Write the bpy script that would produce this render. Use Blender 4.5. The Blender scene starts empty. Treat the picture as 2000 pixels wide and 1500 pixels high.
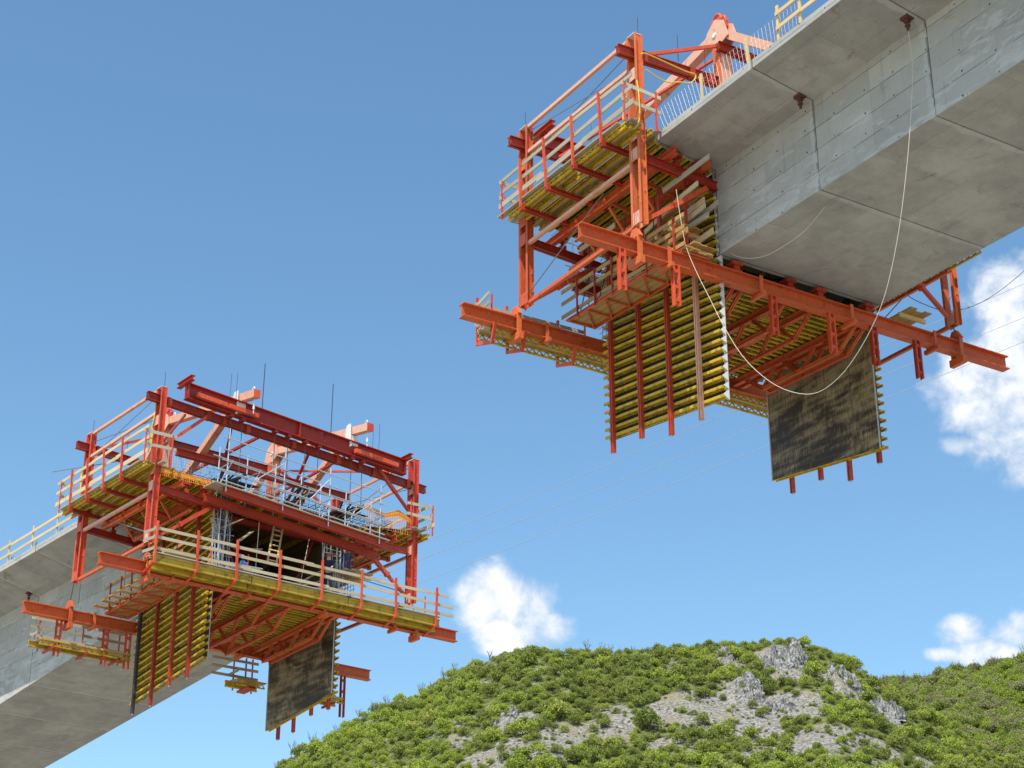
import bpy, math, random
import numpy as np
from mathutils import Vector, Matrix, noise
rnd = random.Random(7)
SC = bpy.context.scene
COL = SC.collection
ZC = 1.7                                   # eye height above the valley floor

# ------------------------------------------------------------------ camera
cam = bpy.data.cameras.new('camera'); camo = bpy.data.objects.new('camera', cam); COL.objects.link(camo)
camo.location = (0, 0, ZC); camo.rotation_euler = (math.pi/2 + 0.4239, 0, 0)
cam.sensor_width = 36; cam.lens = 36*3525/2000; cam.clip_start = 0.5; cam.clip_end = 6000
SC.camera = camo

# ------------------------------------------------------------------ sun, sky, exposure
SUN_EL = math.radians(60.5); SUN_AZ = math.atan2(-0.37, -0.93)     # direction to the sun: behind the camera, a little left
sd = Vector((math.cos(SUN_EL)*-0.37, math.cos(SUN_EL)*-0.93, math.sin(SUN_EL))).normalized()
sun = bpy.data.lights.new('sun', 'SUN'); suno = bpy.data.objects.new('sun', sun); COL.objects.link(suno)
sun.energy = 4.0; sun.angle = math.radians(0.53); sun.color = (1.0, 0.95, 0.86)
suno.rotation_euler = sd.to_track_quat('Z', 'Y').to_euler(); suno.location = (0, 0, 200)
SC.view_settings.view_transform = 'Standard'; SC.view_settings.look = 'None'
SC.view_settings.exposure = 0.55; SC.view_settings.gamma = 1.0

CLOUDS = [(-0.0133, 0.3198, 0.0183, 0.0155), (-0.0192, 0.3136, 0.0148, 0.0139), (0.0029, 0.3106, 0.0177, 0.0154), (0.0073, 0.2984, 0.0176, 0.0116), (0.022, 0.2975, 0.0132, 0.0079), (-0.0029, 0.2938, 0.0146, 0.0109), (0.0, 0.2872, 0.0131, 0.0075),
 (0.3142, 0.5178, 0.0239, 0.0199), (0.3038, 0.4964, 0.0222, 0.0214), (0.2906, 0.4615, 0.0219, 0.0243), (0.307, 0.4547, 0.0187, 0.0417), (0.278, 0.4309, 0.0185, 0.0152), (0.2946, 0.4142, 0.0246, 0.0201), (0.3, 0.3944, 0.0137, 0.0115), (0.270, 0.4480, 0.018, 0.016), (0.2697, 0.4109, 0.0123, 0.0066),
 (0.2579, 0.2953, 0.0123, 0.0079), (0.2500, 0.2820, 0.012, 0.004), (0.2639, 0.2833, 0.0146, 0.0075), (0.2857, 0.2953, 0.0117, 0.0091), (0.2908, 0.3014, 0.0073, 0.0076), (0.2772, 0.2848, 0.0131, 0.0066),
 (0.36, 0.47, 0.03, 0.05), (-0.55, 0.4, 0.06, 0.03), (0.7, 0.35, 0.07, 0.03), (0.33, 0.31, 0.03, 0.012)]

class NT:
    """small helper for node graphs: sockets or numbers in, sockets out"""
    def __init__(s, tree): s.t = tree; s.n = tree.nodes; s.l = tree.links
    def new(s, typ, **k):
        nd = s.n.new(typ)
        for a, b in k.items(): setattr(nd, a, b)
        return nd
    def put(s, sock, v):
        if hasattr(v, 'is_linked') or hasattr(v, 'links'): s.l.new(v, sock)
        else: sock.default_value = v
    def m(s, op, a, b=0.0, c=0.0, clamp=False):
        nd = s.new('ShaderNodeMath', operation=op); nd.use_clamp = clamp
        s.put(nd.inputs[0], a); s.put(nd.inputs[1], b); s.put(nd.inputs[2], c)
        return nd.outputs[0]
    def step(s, v, lo, hi, a=0.0, b=1.0):
        nd = s.new('ShaderNodeMapRange', interpolation_type='SMOOTHSTEP')
        s.put(nd.inputs[0], v); nd.inputs[1].default_value = lo; nd.inputs[2].default_value = hi
        nd.inputs[3].default_value = a; nd.inputs[4].default_value = b
        return nd.outputs[0]
    def mix(s, f, a, b, blend='MIX'):
        nd = s.new('ShaderNodeMix', data_type='RGBA', blend_type=blend)
        s.put(nd.inputs[0], f)
        for i, v in ((6, a), (7, b)):
            if isinstance(v, tuple): nd.inputs[i].default_value = (*v[:3], 1)
            else: s.l.new(v, nd.inputs[i])
        return nd.outputs[2]
    def noise(s, vec, scale, detail=4, rough=0.55, dist=0.0):
        nd = s.new('ShaderNodeTexNoise'); nd.inputs['Scale'].default_value = scale
        nd.inputs['Detail'].default_value = detail; nd.inputs['Roughness'].default_value = rough
        nd.inputs['Distortion'].default_value = dist
        if vec is not None: s.l.new(vec, nd.inputs['Vector'])
        return nd.outputs[0]
    def scale(s, vec, sx, sy, sz):
        nd = s.new('ShaderNodeVectorMath', operation='MULTIPLY'); s.l.new(vec, nd.inputs[0])
        nd.inputs[1].default_value = (sx, sy, sz); return nd.outputs[0]
    def xyz(s, vec):
        nd = s.new('ShaderNodeSeparateXYZ'); s.l.new(vec, nd.inputs[0]); return nd.outputs

def make_world():
    w = bpy.data.worlds.new('World'); SC.world = w; w.use_nodes = True
    t = NT(w.node_tree); t.n.clear()
    sky = t.new('ShaderNodeTexSky', sky_type='NISHITA'); sky.sun_disc = False
    sky.sun_elevation = SUN_EL; sky.sun_rotation = SUN_AZ
    sky.altitude = 300; sky.air_density = 1.0; sky.dust_density = 0.6; sky.ozone_density = 1.2
    tc = t.new('ShaderNodeTexCoord'); g = tc.outputs['Generated']
    o = t.xyz(g)
    yy = t.m('MAXIMUM', o[1], 0.02)
    X = t.m('DIVIDE', o[0], yy); Z = t.m('DIVIDE', o[2], yy)
    n1 = t.noise(g, 32, 9, 0.58, 0.3); n2 = t.noise(g, 95, 4, 0.55, 0.1)
    acc = None
    for cx, cz, rx, rz in CLOUDS:
        a = t.m('DIVIDE', t.m('SUBTRACT', X, cx), rx*1.12); b = t.m('DIVIDE', t.m('SUBTRACT', Z, cz), rz*1.12)
        d = t.m('SUBTRACT', 1.0, t.m('ADD', t.m('MULTIPLY', a, a), t.m('MULTIPLY', b, b)))
        d = t.m('MAXIMUM', d, -4.0)
        acc = d if acc is None else t.m('SMOOTH_MAX', acc, d, 0.35)
    nn = t.m('ADD', t.m('MULTIPLY', t.m('SUBTRACT', n1, 0.5), 4.6), t.m('MULTIPLY', t.m('SUBTRACT', n2, 0.5), 1.5))
    dens = t.m('ADD', acc, nn)
    front = t.m('GREATER_THAN', o[1], 0.05)
    mask = t.m('MULTIPLY', t.m('MULTIPLY', t.step(dens, -0.65, 1.25), front), 0.97)
    shade = t.step(t.m('ADD', dens, t.m('MULTIPLY', t.m('SUBTRACT', n1, 0.5), 3.0)), -0.4, 1.8)
    ccol = t.mix(shade, (3.9, 4.25, 4.8), (5.2, 5.3, 5.45))
    hs = t.new('ShaderNodeHueSaturation'); hs.inputs['Saturation'].default_value = 1.16; hs.inputs['Value'].default_value = 1.0
    t.l.new(sky.outputs[0], hs.inputs['Color'])
    tint = t.mix(1.0, hs.outputs[0], (1.07, 1.11, 1.0), 'MULTIPLY')
    col = t.mix(mask, tint, ccol)
    bg = t.new('ShaderNodeBackground'); bg.inputs[1].default_value = 0.138
    t.l.new(col, bg.inputs[0])
    out = t.new('ShaderNodeOutputWorld'); t.l.new(bg.outputs[0], out.inputs[0])
make_world()

# ------------------------------------------------------------------ materials
def mat(name, fn, rough=0.7, metal=0.0, spec=0.4):
    m = bpy.data.materials.new(name); m.use_nodes = True
    t = NT(m.node_tree); t.n.clear()
    bs = t.new('ShaderNodeBsdfPrincipled'); out = t.new('ShaderNodeOutputMaterial')
    t.l.new(bs.outputs[0], out.inputs[0])
    bs.inputs['Roughness'].default_value = rough; bs.inputs['Metallic'].default_value = metal
    bs.inputs['Specular IOR Level'].default_value = spec
    fn(t, bs)
    return m
def obco(t): return t.new('ShaderNodeTexCoord').outputs['Object']
def rand(t): return t.new('ShaderNodeObjectInfo').outputs['Random']
def bump(t, bs, h, dist=0.02, st=0.5):
    b = t.new('ShaderNodeBump'); b.inputs['Strength'].default_value = st; b.inputs['Distance'].default_value = dist
    t.l.new(h, b.inputs['Height']); t.l.new(b.outputs[0], bs.inputs['Normal'])

def f_paint(c1, c2, rust=0.5, dust=(0.42, 0.30, 0.24), du=0.45):
    def f(t, bs):
        v = obco(t); r = rand(t)
        n = t.noise(v, 1.3, 5, 0.6); n2 = t.noise(v, 9, 5, 0.7); n3 = t.noise(t.scale(v, 6, 6, 1.2), 3, 3)
        c = t.mix(t.m('ADD', t.m('MULTIPLY', r, 0.75), t.m('MULTIPLY', n, 0.3)), c1, c2)
        c = t.mix(t.step(t.m('ADD', t.m('MULTIPLY', n2, .6), t.m('MULTIPLY', n, .4)), 0.53, 0.66, 0, rust), c, (0.13, 0.05, 0.03))
        c = t.mix(t.step(n3, 0.52, 0.70, 0, du), c, dust)
        n4 = t.noise(v, 2.3, 6, 0.72, 0.3); n5 = t.noise(v, 5.5, 6, 0.7)
        c = t.mix(t.step(n4, 0.56, 0.68, 0, 0.55), c, tuple(x*0.42 for x in c1))
        c = t.mix(t.step(n5, 0.63, 0.70, 0, 0.5), c, (0.50, 0.44, 0.38))
        t.l.new(c, bs.inputs['Base Color'])
        bump(t, bs, n2, 0.006, 0.4)
    return f
def f_flat(c, var=0.25, sc=6.0, dark=(0.05, 0.045, 0.04), amt=0.4):
    def f(t, bs):
        v = obco(t); r = rand(t)
        n = t.noise(v, sc, 5, 0.6); n2 = t.noise(v, sc*0.25, 3)
        a = tuple(x*(1-var) for x in c); b = tuple(min(1, x*(1+var)) for x in c)
        cc = t.mix(t.m('ADD', t.m('MULTIPLY', r, 0.5), t.m('MULTIPLY', n2, 0.5)), a, b)
        cc = t.mix(t.step(n, 0.55, 0.75, 0, amt), cc, dark)
        t.l.new(cc, bs.inputs['Base Color'])
    return f
def f_wood(c1, c2, along):
    def f(t, bs):
        v = obco(t); r = rand(t)
        s = [7, 7, 7]; s[along] = 0.5
        n = t.noise(t.scale(v, *s), 3.0, 5, 0.65, 0.4); n2 = t.noise(v, 1.1, 3)
        rows = [1.6, 1.6, 9.0]; rows[along] = 0.23
        n3 = t.noise(t.scale(v, *rows), 2.2, 1)
        c = t.mix(t.m('ADD', t.m('MULTIPLY', n3, 0.9), t.m('MULTIPLY', t.m('SUBTRACT', r, 0.5), 0.5), clamp=True), c1, c2)
        c = t.mix(t.step(n, 0.5, 0.75, 0, 0.45), c, tuple(x*0.45 for x in c1))
        c = t.mix(t.step(n2, 0.55, 0.75, 0, 0.35), c, (0.42, 0.39, 0.34))
        t.l.new(c, bs.inputs['Base Color']); bump(t, bs, n, 0.004, 0.4)
    return f
def f_oiled(t, bs):      # oil-stained form-facing plywood with streaks of old cement
    v = obco(t); o = t.xyz(v)
    st = t.noise(t.scale(v, 1, 5.5, 0.8), 2.4, 6, 0.7, 0.3)
    big = t.noise(t.scale(v, 1, 0.55, 0.8), 1.2, 5, 0.65, 0.8)
    rows = t.noise(t.scale(v, 1, 0.22, 2.3), 1.9, 2, 0.5, 0.3)
    st2 = t.noise(t.scale(v, 1, 13, 1.1), 1.7, 6, 0.75, 0.2)
    k = t.m('ADD', t.m('ADD', t.m('MULTIPLY', st, 0.4), t.m('MULTIPLY', st2, 0.5)), t.m('ADD', t.m('MULTIPLY', big, 0.95), t.m('MULTIPLY', rows, 0.55)))
    low = t.step(o[2], -1.3, 0.6, -0.10, 0.05)
    k = t.m('ADD', k, t.m('ADD', low, t.step(o[1], 2.0, -3.0, -0.03, 0.06)))
    c = t.mix(t.step(k, 0.98, 1.36), (0.042, 0.032, 0.022), (0.34, 0.275, 0.155))
    zz = t.m('ADD', o[2], t.m('MULTIPLY', o[1], -0.12))
    ln = t.m('ABSOLUTE', t.m('SUBTRACT', t.m('FRACT', t.m('DIVIDE', zz, 0.62)), 0.5))
    c = t.mix(t.step(ln, 0.485, 0.498, 0, 0.4), c, (0.30, 0.26, 0.17))
    lv = t.m('ABSOLUTE', t.m('SUBTRACT', t.m('FRACT', t.m('DIVIDE', o[1], 1.25)), 0.5))
    c = t.mix(t.step(lv, 0.482, 0.497, 0, 0.75), c, (0.02, 0.018, 0.015))
    fl = t.noise(t.scale(v, 1, 7, 1.0), 4.0, 4, 0.7)
    c = t.mix(t.step(fl, 0.62, 0.8, 0, 0.5), c, (0.30, 0.27, 0.2))
    cem = t.noise(t.scale(v, 1, 1.6, .7), 3.0, 6, .72, .4)
    c = t.mix(t.step(cem, .63, .70, 0, .6), c, (0.40, 0.36, 0.28))
    aa = t.m('MULTIPLY', t.m('SUBTRACT', t.m('FRACT', t.m('DIVIDE', o[1], .42)), .5), .42); bb = t.m('MULTIPLY', t.m('SUBTRACT', t.m('FRACT', t.m('DIVIDE', zz, .62)), .5), .62)
    c = t.mix(t.step(t.m('SQRT', t.m('ADD', t.m('MULTIPLY', aa, aa), t.m('MULTIPLY', bb, bb))), .03, .018, 0, .8), c, (0.02, 0.017, 0.013))
    t.l.new(c, bs.inputs['Base Color']); bump(t, bs, st, 0.006, 0.3)
def f_concrete(seg, off, dirt=1.0):
    def f(t, bs):
        v = obco(t); o = t.xyz(v); geo = t.new('ShaderNodeNewGeometry')
        tr = t.new('ShaderNodeVectorTransform', vector_type='NORMAL', convert_from='WORLD', convert_to='OBJECT')
        t.l.new(geo.outputs['True Normal'], tr.inputs[0]); nn = t.xyz(tr.outputs[0])
        web = t.m('GREATER_THAN', t.m('ABSOLUTE', nn[0]), 0.7)
        big = t.noise(v, 0.35, 5, 0.6); mid = t.noise(v, 1.7, 6, 0.62); fine = t.noise(v, 16, 4, 0.6)
        k = t.m('ADD', t.m('MULTIPLY', big, 0.5), t.m('ADD', t.m('MULTIPLY', mid, 0.35), t.m('MULTIPLY', fine, 0.15)))
        c = t.mix(t.step(k, 0.36, 0.64), (0.305, 0.29, 0.268), (0.445, 0.427, 0.396))
        # web faces: a little paler, laitance
        c = t.mix(t.m('MULTIPLY', web, 0.35), c, (0.59, 0.545, 0.475))
        wob = t.m('MULTIPLY', t.m('SUBTRACT', t.noise(v, 2.2, 3), 0.5), 0.05)
        # one random tone per board panel
        pn = t.new('ShaderNodeTexWhiteNoise', noise_dimensions='3D')
        cb = t.new('ShaderNodeCombineXYZ')
        ypan = t.m('FLOOR', t.m('DIVIDE', t.m('ADD', o[1], off), seg/2)); zpan = t.m('FLOOR', t.m('DIVIDE', t.m('ADD', o[2], 0.16), 0.74))
        xpan = t.m('FLOOR', t.m('DIVIDE', o[0], 1.3))
        t.l.new(t.m('MULTIPLY', ypan, 1.0), cb.inputs[0]); t.l.new(t.m('MULTIPLY', zpan, web), cb.inputs[1]); t.l.new(t.m('MULTIPLY', xpan, t.m('SUBTRACT', 1.0, web)), cb.inputs[2])
        t.l.new(cb.outputs[0], pn.inputs[0])
        c = t.mix(t.m('MULTIPLY', pn.outputs[0], 0.36), c, (0.23, 0.222, 0.208))
        def line(val, period, shift, w0, w1, amt):
            fr = t.m('FRACT', t.m('DIVIDE', t.m('ADD', val, shift), period))
            d = t.m('MULTIPLY', t.m('SUBTRACT', 0.5, t.m('ABSOLUTE', t.m('SUBTRACT', fr, 0.5))), period)
            d = t.m('ADD', d, t.m('MULTIPLY', t.m('ABSOLUTE', wob), 0.8))
            return t.step(d, w1, w0, 0, amt)
        brk = t.step(t.noise(t.scale(v, 1, 0.7, 0.7), 1.1, 3), 0.36, 0.56, 0.25, 1)
        hl = t.m('MULTIPLY', t.m('MULTIPLY', line(o[2], 0.74, 0.16, 0.004, 0.022, 0.75), brk), web)
        vl = t.m('MULTIPLY', line(o[1], seg/2, off, 0.003, 0.016, 0.35), brk)
        sl = t.m('MULTIPLY', t.m('MULTIPLY', line(o[0], 1.3, 0.1, 0.003, 0.016, 0.4), brk), t.m('SUBTRACT', 1.0, web))
        jt = line(o[1], seg, off, 0.008, 0.035, 0.85)
        dk = t.m('MAXIMUM', t.m('MAXIMUM', hl, vl), t.m('MAXIMUM', sl, jt))
        # mortar band beside each segment joint
        fr = t.m('FRACT', t.m('DIVIDE', t.m('ADD', o[1], off), seg))
        wj = t.m('ADD', fr, t.m('MULTIPLY', t.m('SUBTRACT', t.noise(v, 1.6, 4), 0.5), 0.10))
        band = t.m('MULTIPLY', t.step(wj, 0.055, 0.03, 0, 1), t.step(wj, 0.0, 0.004))
        c = t.mix(t.m('MULTIPLY', band, 0.42), c, (0.52, 0.52, 0.50))
        rj = t.m('MULTIPLY', t.m('MULTIPLY', t.step(t.m('ADD', fr, t.m('MULTIPLY', t.m('SUBTRACT', t.noise(v, 5, 5, .75), .5), .035)), .022, .012), t.step(t.noise(v, 3.1, 3), .40, .52)), web)
        c = t.mix(t.m('MULTIPLY', rj, .7), c, (0.17, 0.16, 0.145))
        c = t.mix(dk, c, (0.075, 0.072, 0.066))
        # rain streaks on the webs, damp smears, pale laitance at foot of web
        stk = t.noise(t.scale(v, 1.0, 3.4, 0.22), 1.5, 5, 0.65)
        smr = t.noise(t.scale(v, 0.7, 0.35, 1.2), 1.3, 6, 0.7, 0.9)
        c = t.mix(t.m('MULTIPLY', t.step(stk, 0.58, 0.76, 0, 0.55), web), c, (0.16, 0.155, 0.145))
        c = t.mix(t.step(smr, 0.60, 0.66, 0, 0.30*dirt), c, (0.185, 0.175, 0.155))
        lai = t.noise(t.scale(v, 1, 0.5, 1.6), 1.9, 7, 0.7, 0.6)
        c = t.mix(t.m('MULTIPLY', t.step(t.m('SUBTRACT', lai, t.m('MULTIPLY', t.m('ADD', o[2], 2.6), .035)), 0.53, 0.63, 0, 0.42), web), c, (0.62, 0.60, 0.565))
        rst = t.noise(v, 0.8, 6, 0.72, 0.4)
        c = t.mix(t.m('MULTIPLY', t.step(rst, 0.64, 0.70, 0, 0.55), t.m('SUBTRACT', 1.0, web)), c, (0.20, 0.16, 0.085))
        # tie holes and bug holes
        def dots(u, w, pu, pw, su, sw, r):
            a = t.m('MULTIPLY', t.m('SUBTRACT', t.m('FRACT', t.m('DIVIDE', t.m('ADD', u, su), pu)), 0.5), pu)
            b = t.m('MULTIPLY', t.m('SUBTRACT', t.m('FRACT', t.m('DIVIDE', t.m('ADD', w, sw), pw)), 0.5), pw)
            d = t.m('SQRT', t.m('ADD', t.m('MULTIPLY', a, a), t.m('MULTIPLY', b, b)))
            return t.step(d, r*1.25, r*0.8)
        jx = t.m('MULTIPLY', t.m('SUBTRACT', t.noise(v, .9, 2), .5), .5); jz = t.m('MULTIPLY', t.m('SUBTRACT', t.noise(v, .83, 2), .5), .4)
        holes = t.m('MULTIPLY', t.m('MULTIPLY', dots(t.m('ADD', o[1], jx), t.m('ADD', o[2], jz), 1.27, 0.74, off+0.2, 0.42, 0.03), web), t.step(t.noise(v, 1.4, 2), .42, .5))
        vo = t.new('ShaderNodeTexVoronoi'); vo.inputs['Scale'].default_value = 2.1; t.l.new(v, vo.inputs['Vector'])
        bug = t.step(vo.outputs['Distance'], 0.06, 0.03)
        c = t.mix(t.m('MULTIPLY', t.m('MAXIMUM', holes, t.m('MULTIPLY', bug, 0.6)), 0.9), c, (0.03, 0.03, 0.03))
        t.l.new(c, bs.inputs['Base Color'])
        hgt = t.m('SUBTRACT', t.m('ADD', t.m('MULTIPLY', mid, 0.6), t.m('MULTIPLY', fine, 0.35)), t.m('MULTIPLY', dk, 1.0))
        bump(t, bs, hgt, 0.02, 0.45)
    return f
RED = (0.42, 0.035, 0.02); ORG = (0.66, 0.115, 0.035)
M = {}
M['red'] = mat('red_steel_paint', f_paint((0.27, 0.018, 0.010), (0.50, 0.055, 0.018), 0.4, (0.50, 0.12, 0.06), 0.25), 0.5)
M['darkred'] = mat('dark_red_steel', f_paint((0.27, 0.018, 0.011), (0.38, 0.030, 0.014), 0.35, (0.42, 0.07, 0.035), 0.25), 0.5)  # darker red tone for the front girder, anchor blocks and inner beams
M['palewood'] = mat('pale_board', f_wood((0.50, 0.39, 0.22), (0.68, 0.56, 0.36), 1), 0.8)
M['palewoodx'] = mat('pale_board_crosswise', f_wood((0.46, 0.37, 0.23), (0.66, 0.56, 0.38), 0), 0.8)
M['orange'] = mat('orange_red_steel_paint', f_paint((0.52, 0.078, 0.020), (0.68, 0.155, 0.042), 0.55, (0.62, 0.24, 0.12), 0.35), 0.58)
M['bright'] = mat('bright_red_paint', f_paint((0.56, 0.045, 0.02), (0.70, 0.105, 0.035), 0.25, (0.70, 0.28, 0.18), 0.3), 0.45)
M['salmon'] = mat('faded_sunlit_salmon', f_paint((0.68, 0.30, 0.19), (0.74, 0.42, 0.30), 0.3, (0.68, 0.55, 0.46), 0.5), 0.65)  # pale salmon: sunlight on the red steel put into the colour, plus fading
M['gap_shade'] = mat('form_back_gap_shade', f_flat((0.022, 0.018, 0.012), 0.3, 3.0), 0.85)  # near-black: shade between the beams put into the colour
def f_yellow(t, bs):
    v = obco(t); r = rand(t); n = t.noise(v, 3.5, 6, .65); n2 = t.noise(t.scale(v, 1.0, 1.0, 1.0), 1.1, 4); n3 = t.noise(v, 7, 5, .7)
    c = t.mix(t.m('ADD', t.m('MULTIPLY', r, .6), t.m('MULTIPLY', n2, .4)), (0.42, 0.245, 0.012), (0.72, 0.49, 0.03))
    c = t.mix(t.step(r, .82, .95, 0, .6), c, (0.30, 0.21, 0.06))
    c = t.mix(t.step(n, .50, .68, 0, .7), c, (0.10, 0.065, 0.022)); c = t.mix(t.step(n3, .60, .70, 0, .55), c, (0.46, 0.42, 0.33))
    t.l.new(c, bs.inputs['Base Color']); bump(t, bs, n, .004, .3)
M['yellow'] = mat('yellow_timber_lacquer', f_yellow, 0.65)
M['sill'] = mat('ply_board', f_wood((0.36, 0.20, 0.06), (0.50, 0.31, 0.11), 1), 0.8)
M['plank'] = mat('weathered_plank', f_wood((0.27, 0.24, 0.17), (0.50, 0.44, 0.32), 1), 0.85)
M['plankx'] = mat('weathered_plank_crosswise', f_wood((0.36, 0.31, 0.22), (0.62, 0.55, 0.42), 0), 0.85)
M['newwood'] = mat('fresh_pine', f_wood((0.62, 0.42, 0.17), (0.74, 0.56, 0.28), 1), 0.75)
M['oiled'] = mat('oil_stained_plywood', f_oiled, 0.55)
M['ply'] = mat('form_plywood', f_flat((0.16, 0.11, 0.05), 0.3, 3.0), 0.75)
M['galv'] = mat('galvanised_tube', f_flat((0.58, 0.60, 0.62), 0.12, 8, (0.3, 0.3, 0.31), 0.3), 0.38, 0.55)
M['dark'] = mat('dark_steel', f_flat((0.055, 0.052, 0.055), 0.3, 8), 0.6, 0.4)
M['bar'] = mat('tie_bar_steel', f_flat((0.10, 0.075, 0.065), 0.3, 8), 0.6, 0.5)
M['rebar'] = mat('rusty_rebar', f_flat((0.17, 0.145, 0.13), 0.5, 8), 0.7, 0.2)
M['mesh_or'] = mat('orange_plastic_mesh', f_flat((0.80, 0.30, 0.03), 0.1, 8, amt=0.1), 0.5)
M['mesh_white'] = mat('pale_wire_mesh', f_flat((0.68, 0.55, 0.50), 0.15, 8, amt=0.1), 0.5)
M['hose'] = mat('yellow_hose', f_flat((0.75, 0.55, 0.05), 0.1, 8, amt=0.1), 0.45)
M['rope'] = mat('pale_rope', f_flat((0.66, 0.58, 0.46), 0.12, 20, amt=0.2), 0.9)
M['wire'] = mat('cable_grey', f_flat((0.16, 0.17, 0.19), 0.1, 2), 0.6)
M['line'] = mat('pale_power_line', f_flat((0.26, 0.29, 0.33), 0.1, 2, amt=0.0), 0.6)
M['mortar'] = mat('cement_splash', f_flat((0.50, 0.495, 0.47), 0.15, 7, (0.25, 0.24, 0.22), 0.35), 0.9)
M['rustplate'] = mat('rusty_anchor_plate', f_flat((0.11, 0.04, 0.028), 0.3, 9), 0.7)
M['white'] = mat('white_paint', f_flat((0.74, 0.73, 0.70), 0.08, 6, (0.4, 0.38, 0.35), 0.3), 0.55)
M['skin'] = mat('skin', f_flat((0.52, 0.30, 0.21), 0.1, 6, amt=0.05), 0.6)
M['hivis'] = mat('hivis_yellow', f_flat((0.70, 0.80, 0.03), 0.1, 6, amt=0.15), 0.7)
M['navy'] = mat('navy_cloth', f_flat((0.016, 0.022, 0.045), 0.2, 6, amt=0.15), 0.9)
M['blue'] = mat('blue_cloth', f_flat((0.02, 0.07, 0.26), 0.2, 6, amt=0.15), 0.9)
M['bluebag'] = mat('blue_sheet', f_flat((0.12, 0.30, 0.72), 0.2, 6, amt=0.1), 0.5)

# ------------------------------------------------------------------ frames and mesh builder
class Frame:
    """bridge-end coordinates: a = forward over the gap, b = towards the far side (photo right), c = height above eye"""
    def __init__(s, az, O, fwd):
        s.u = Vector((math.sin(az), math.cos(az), 0))*fwd; s.v = Vector((math.cos(az), -math.sin(az), 0))
        s.O = Vector(O); s.s = 1 if fwd > 0 else -1
        x = s.v*s.s; s.rz = math.atan2(x.y, x.x)
    def loc(s, a, b, c): return s.O + s.u*a + s.v*b + Vector((0, 0, c + ZC))
RF = Frame(-0.5594, (9.6695, 52.7559, 0), 1)
LF = Frame(-0.6761, (-14.0103, 80.4802, 0), -1)
V = Vector

def thing(F, name, label, cat, org, group=None):
    o = bpy.data.objects.new(name, None); COL.objects.link(o)
    o.location = F.loc(*org); o.rotation_euler = (0, 0, F.rz); o.empty_display_size = 0.3
    o['label'] = label; o['category'] = cat
    if group: o['group'] = group
    o['_o'] = list(org)
    return o
def tag(o, label=None, cat=None, group=None, kind=None):
    for k, v in (('label', label), ('category', cat), ('group', group), ('kind', kind)):
        if v: o[k] = v
    return o

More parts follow.
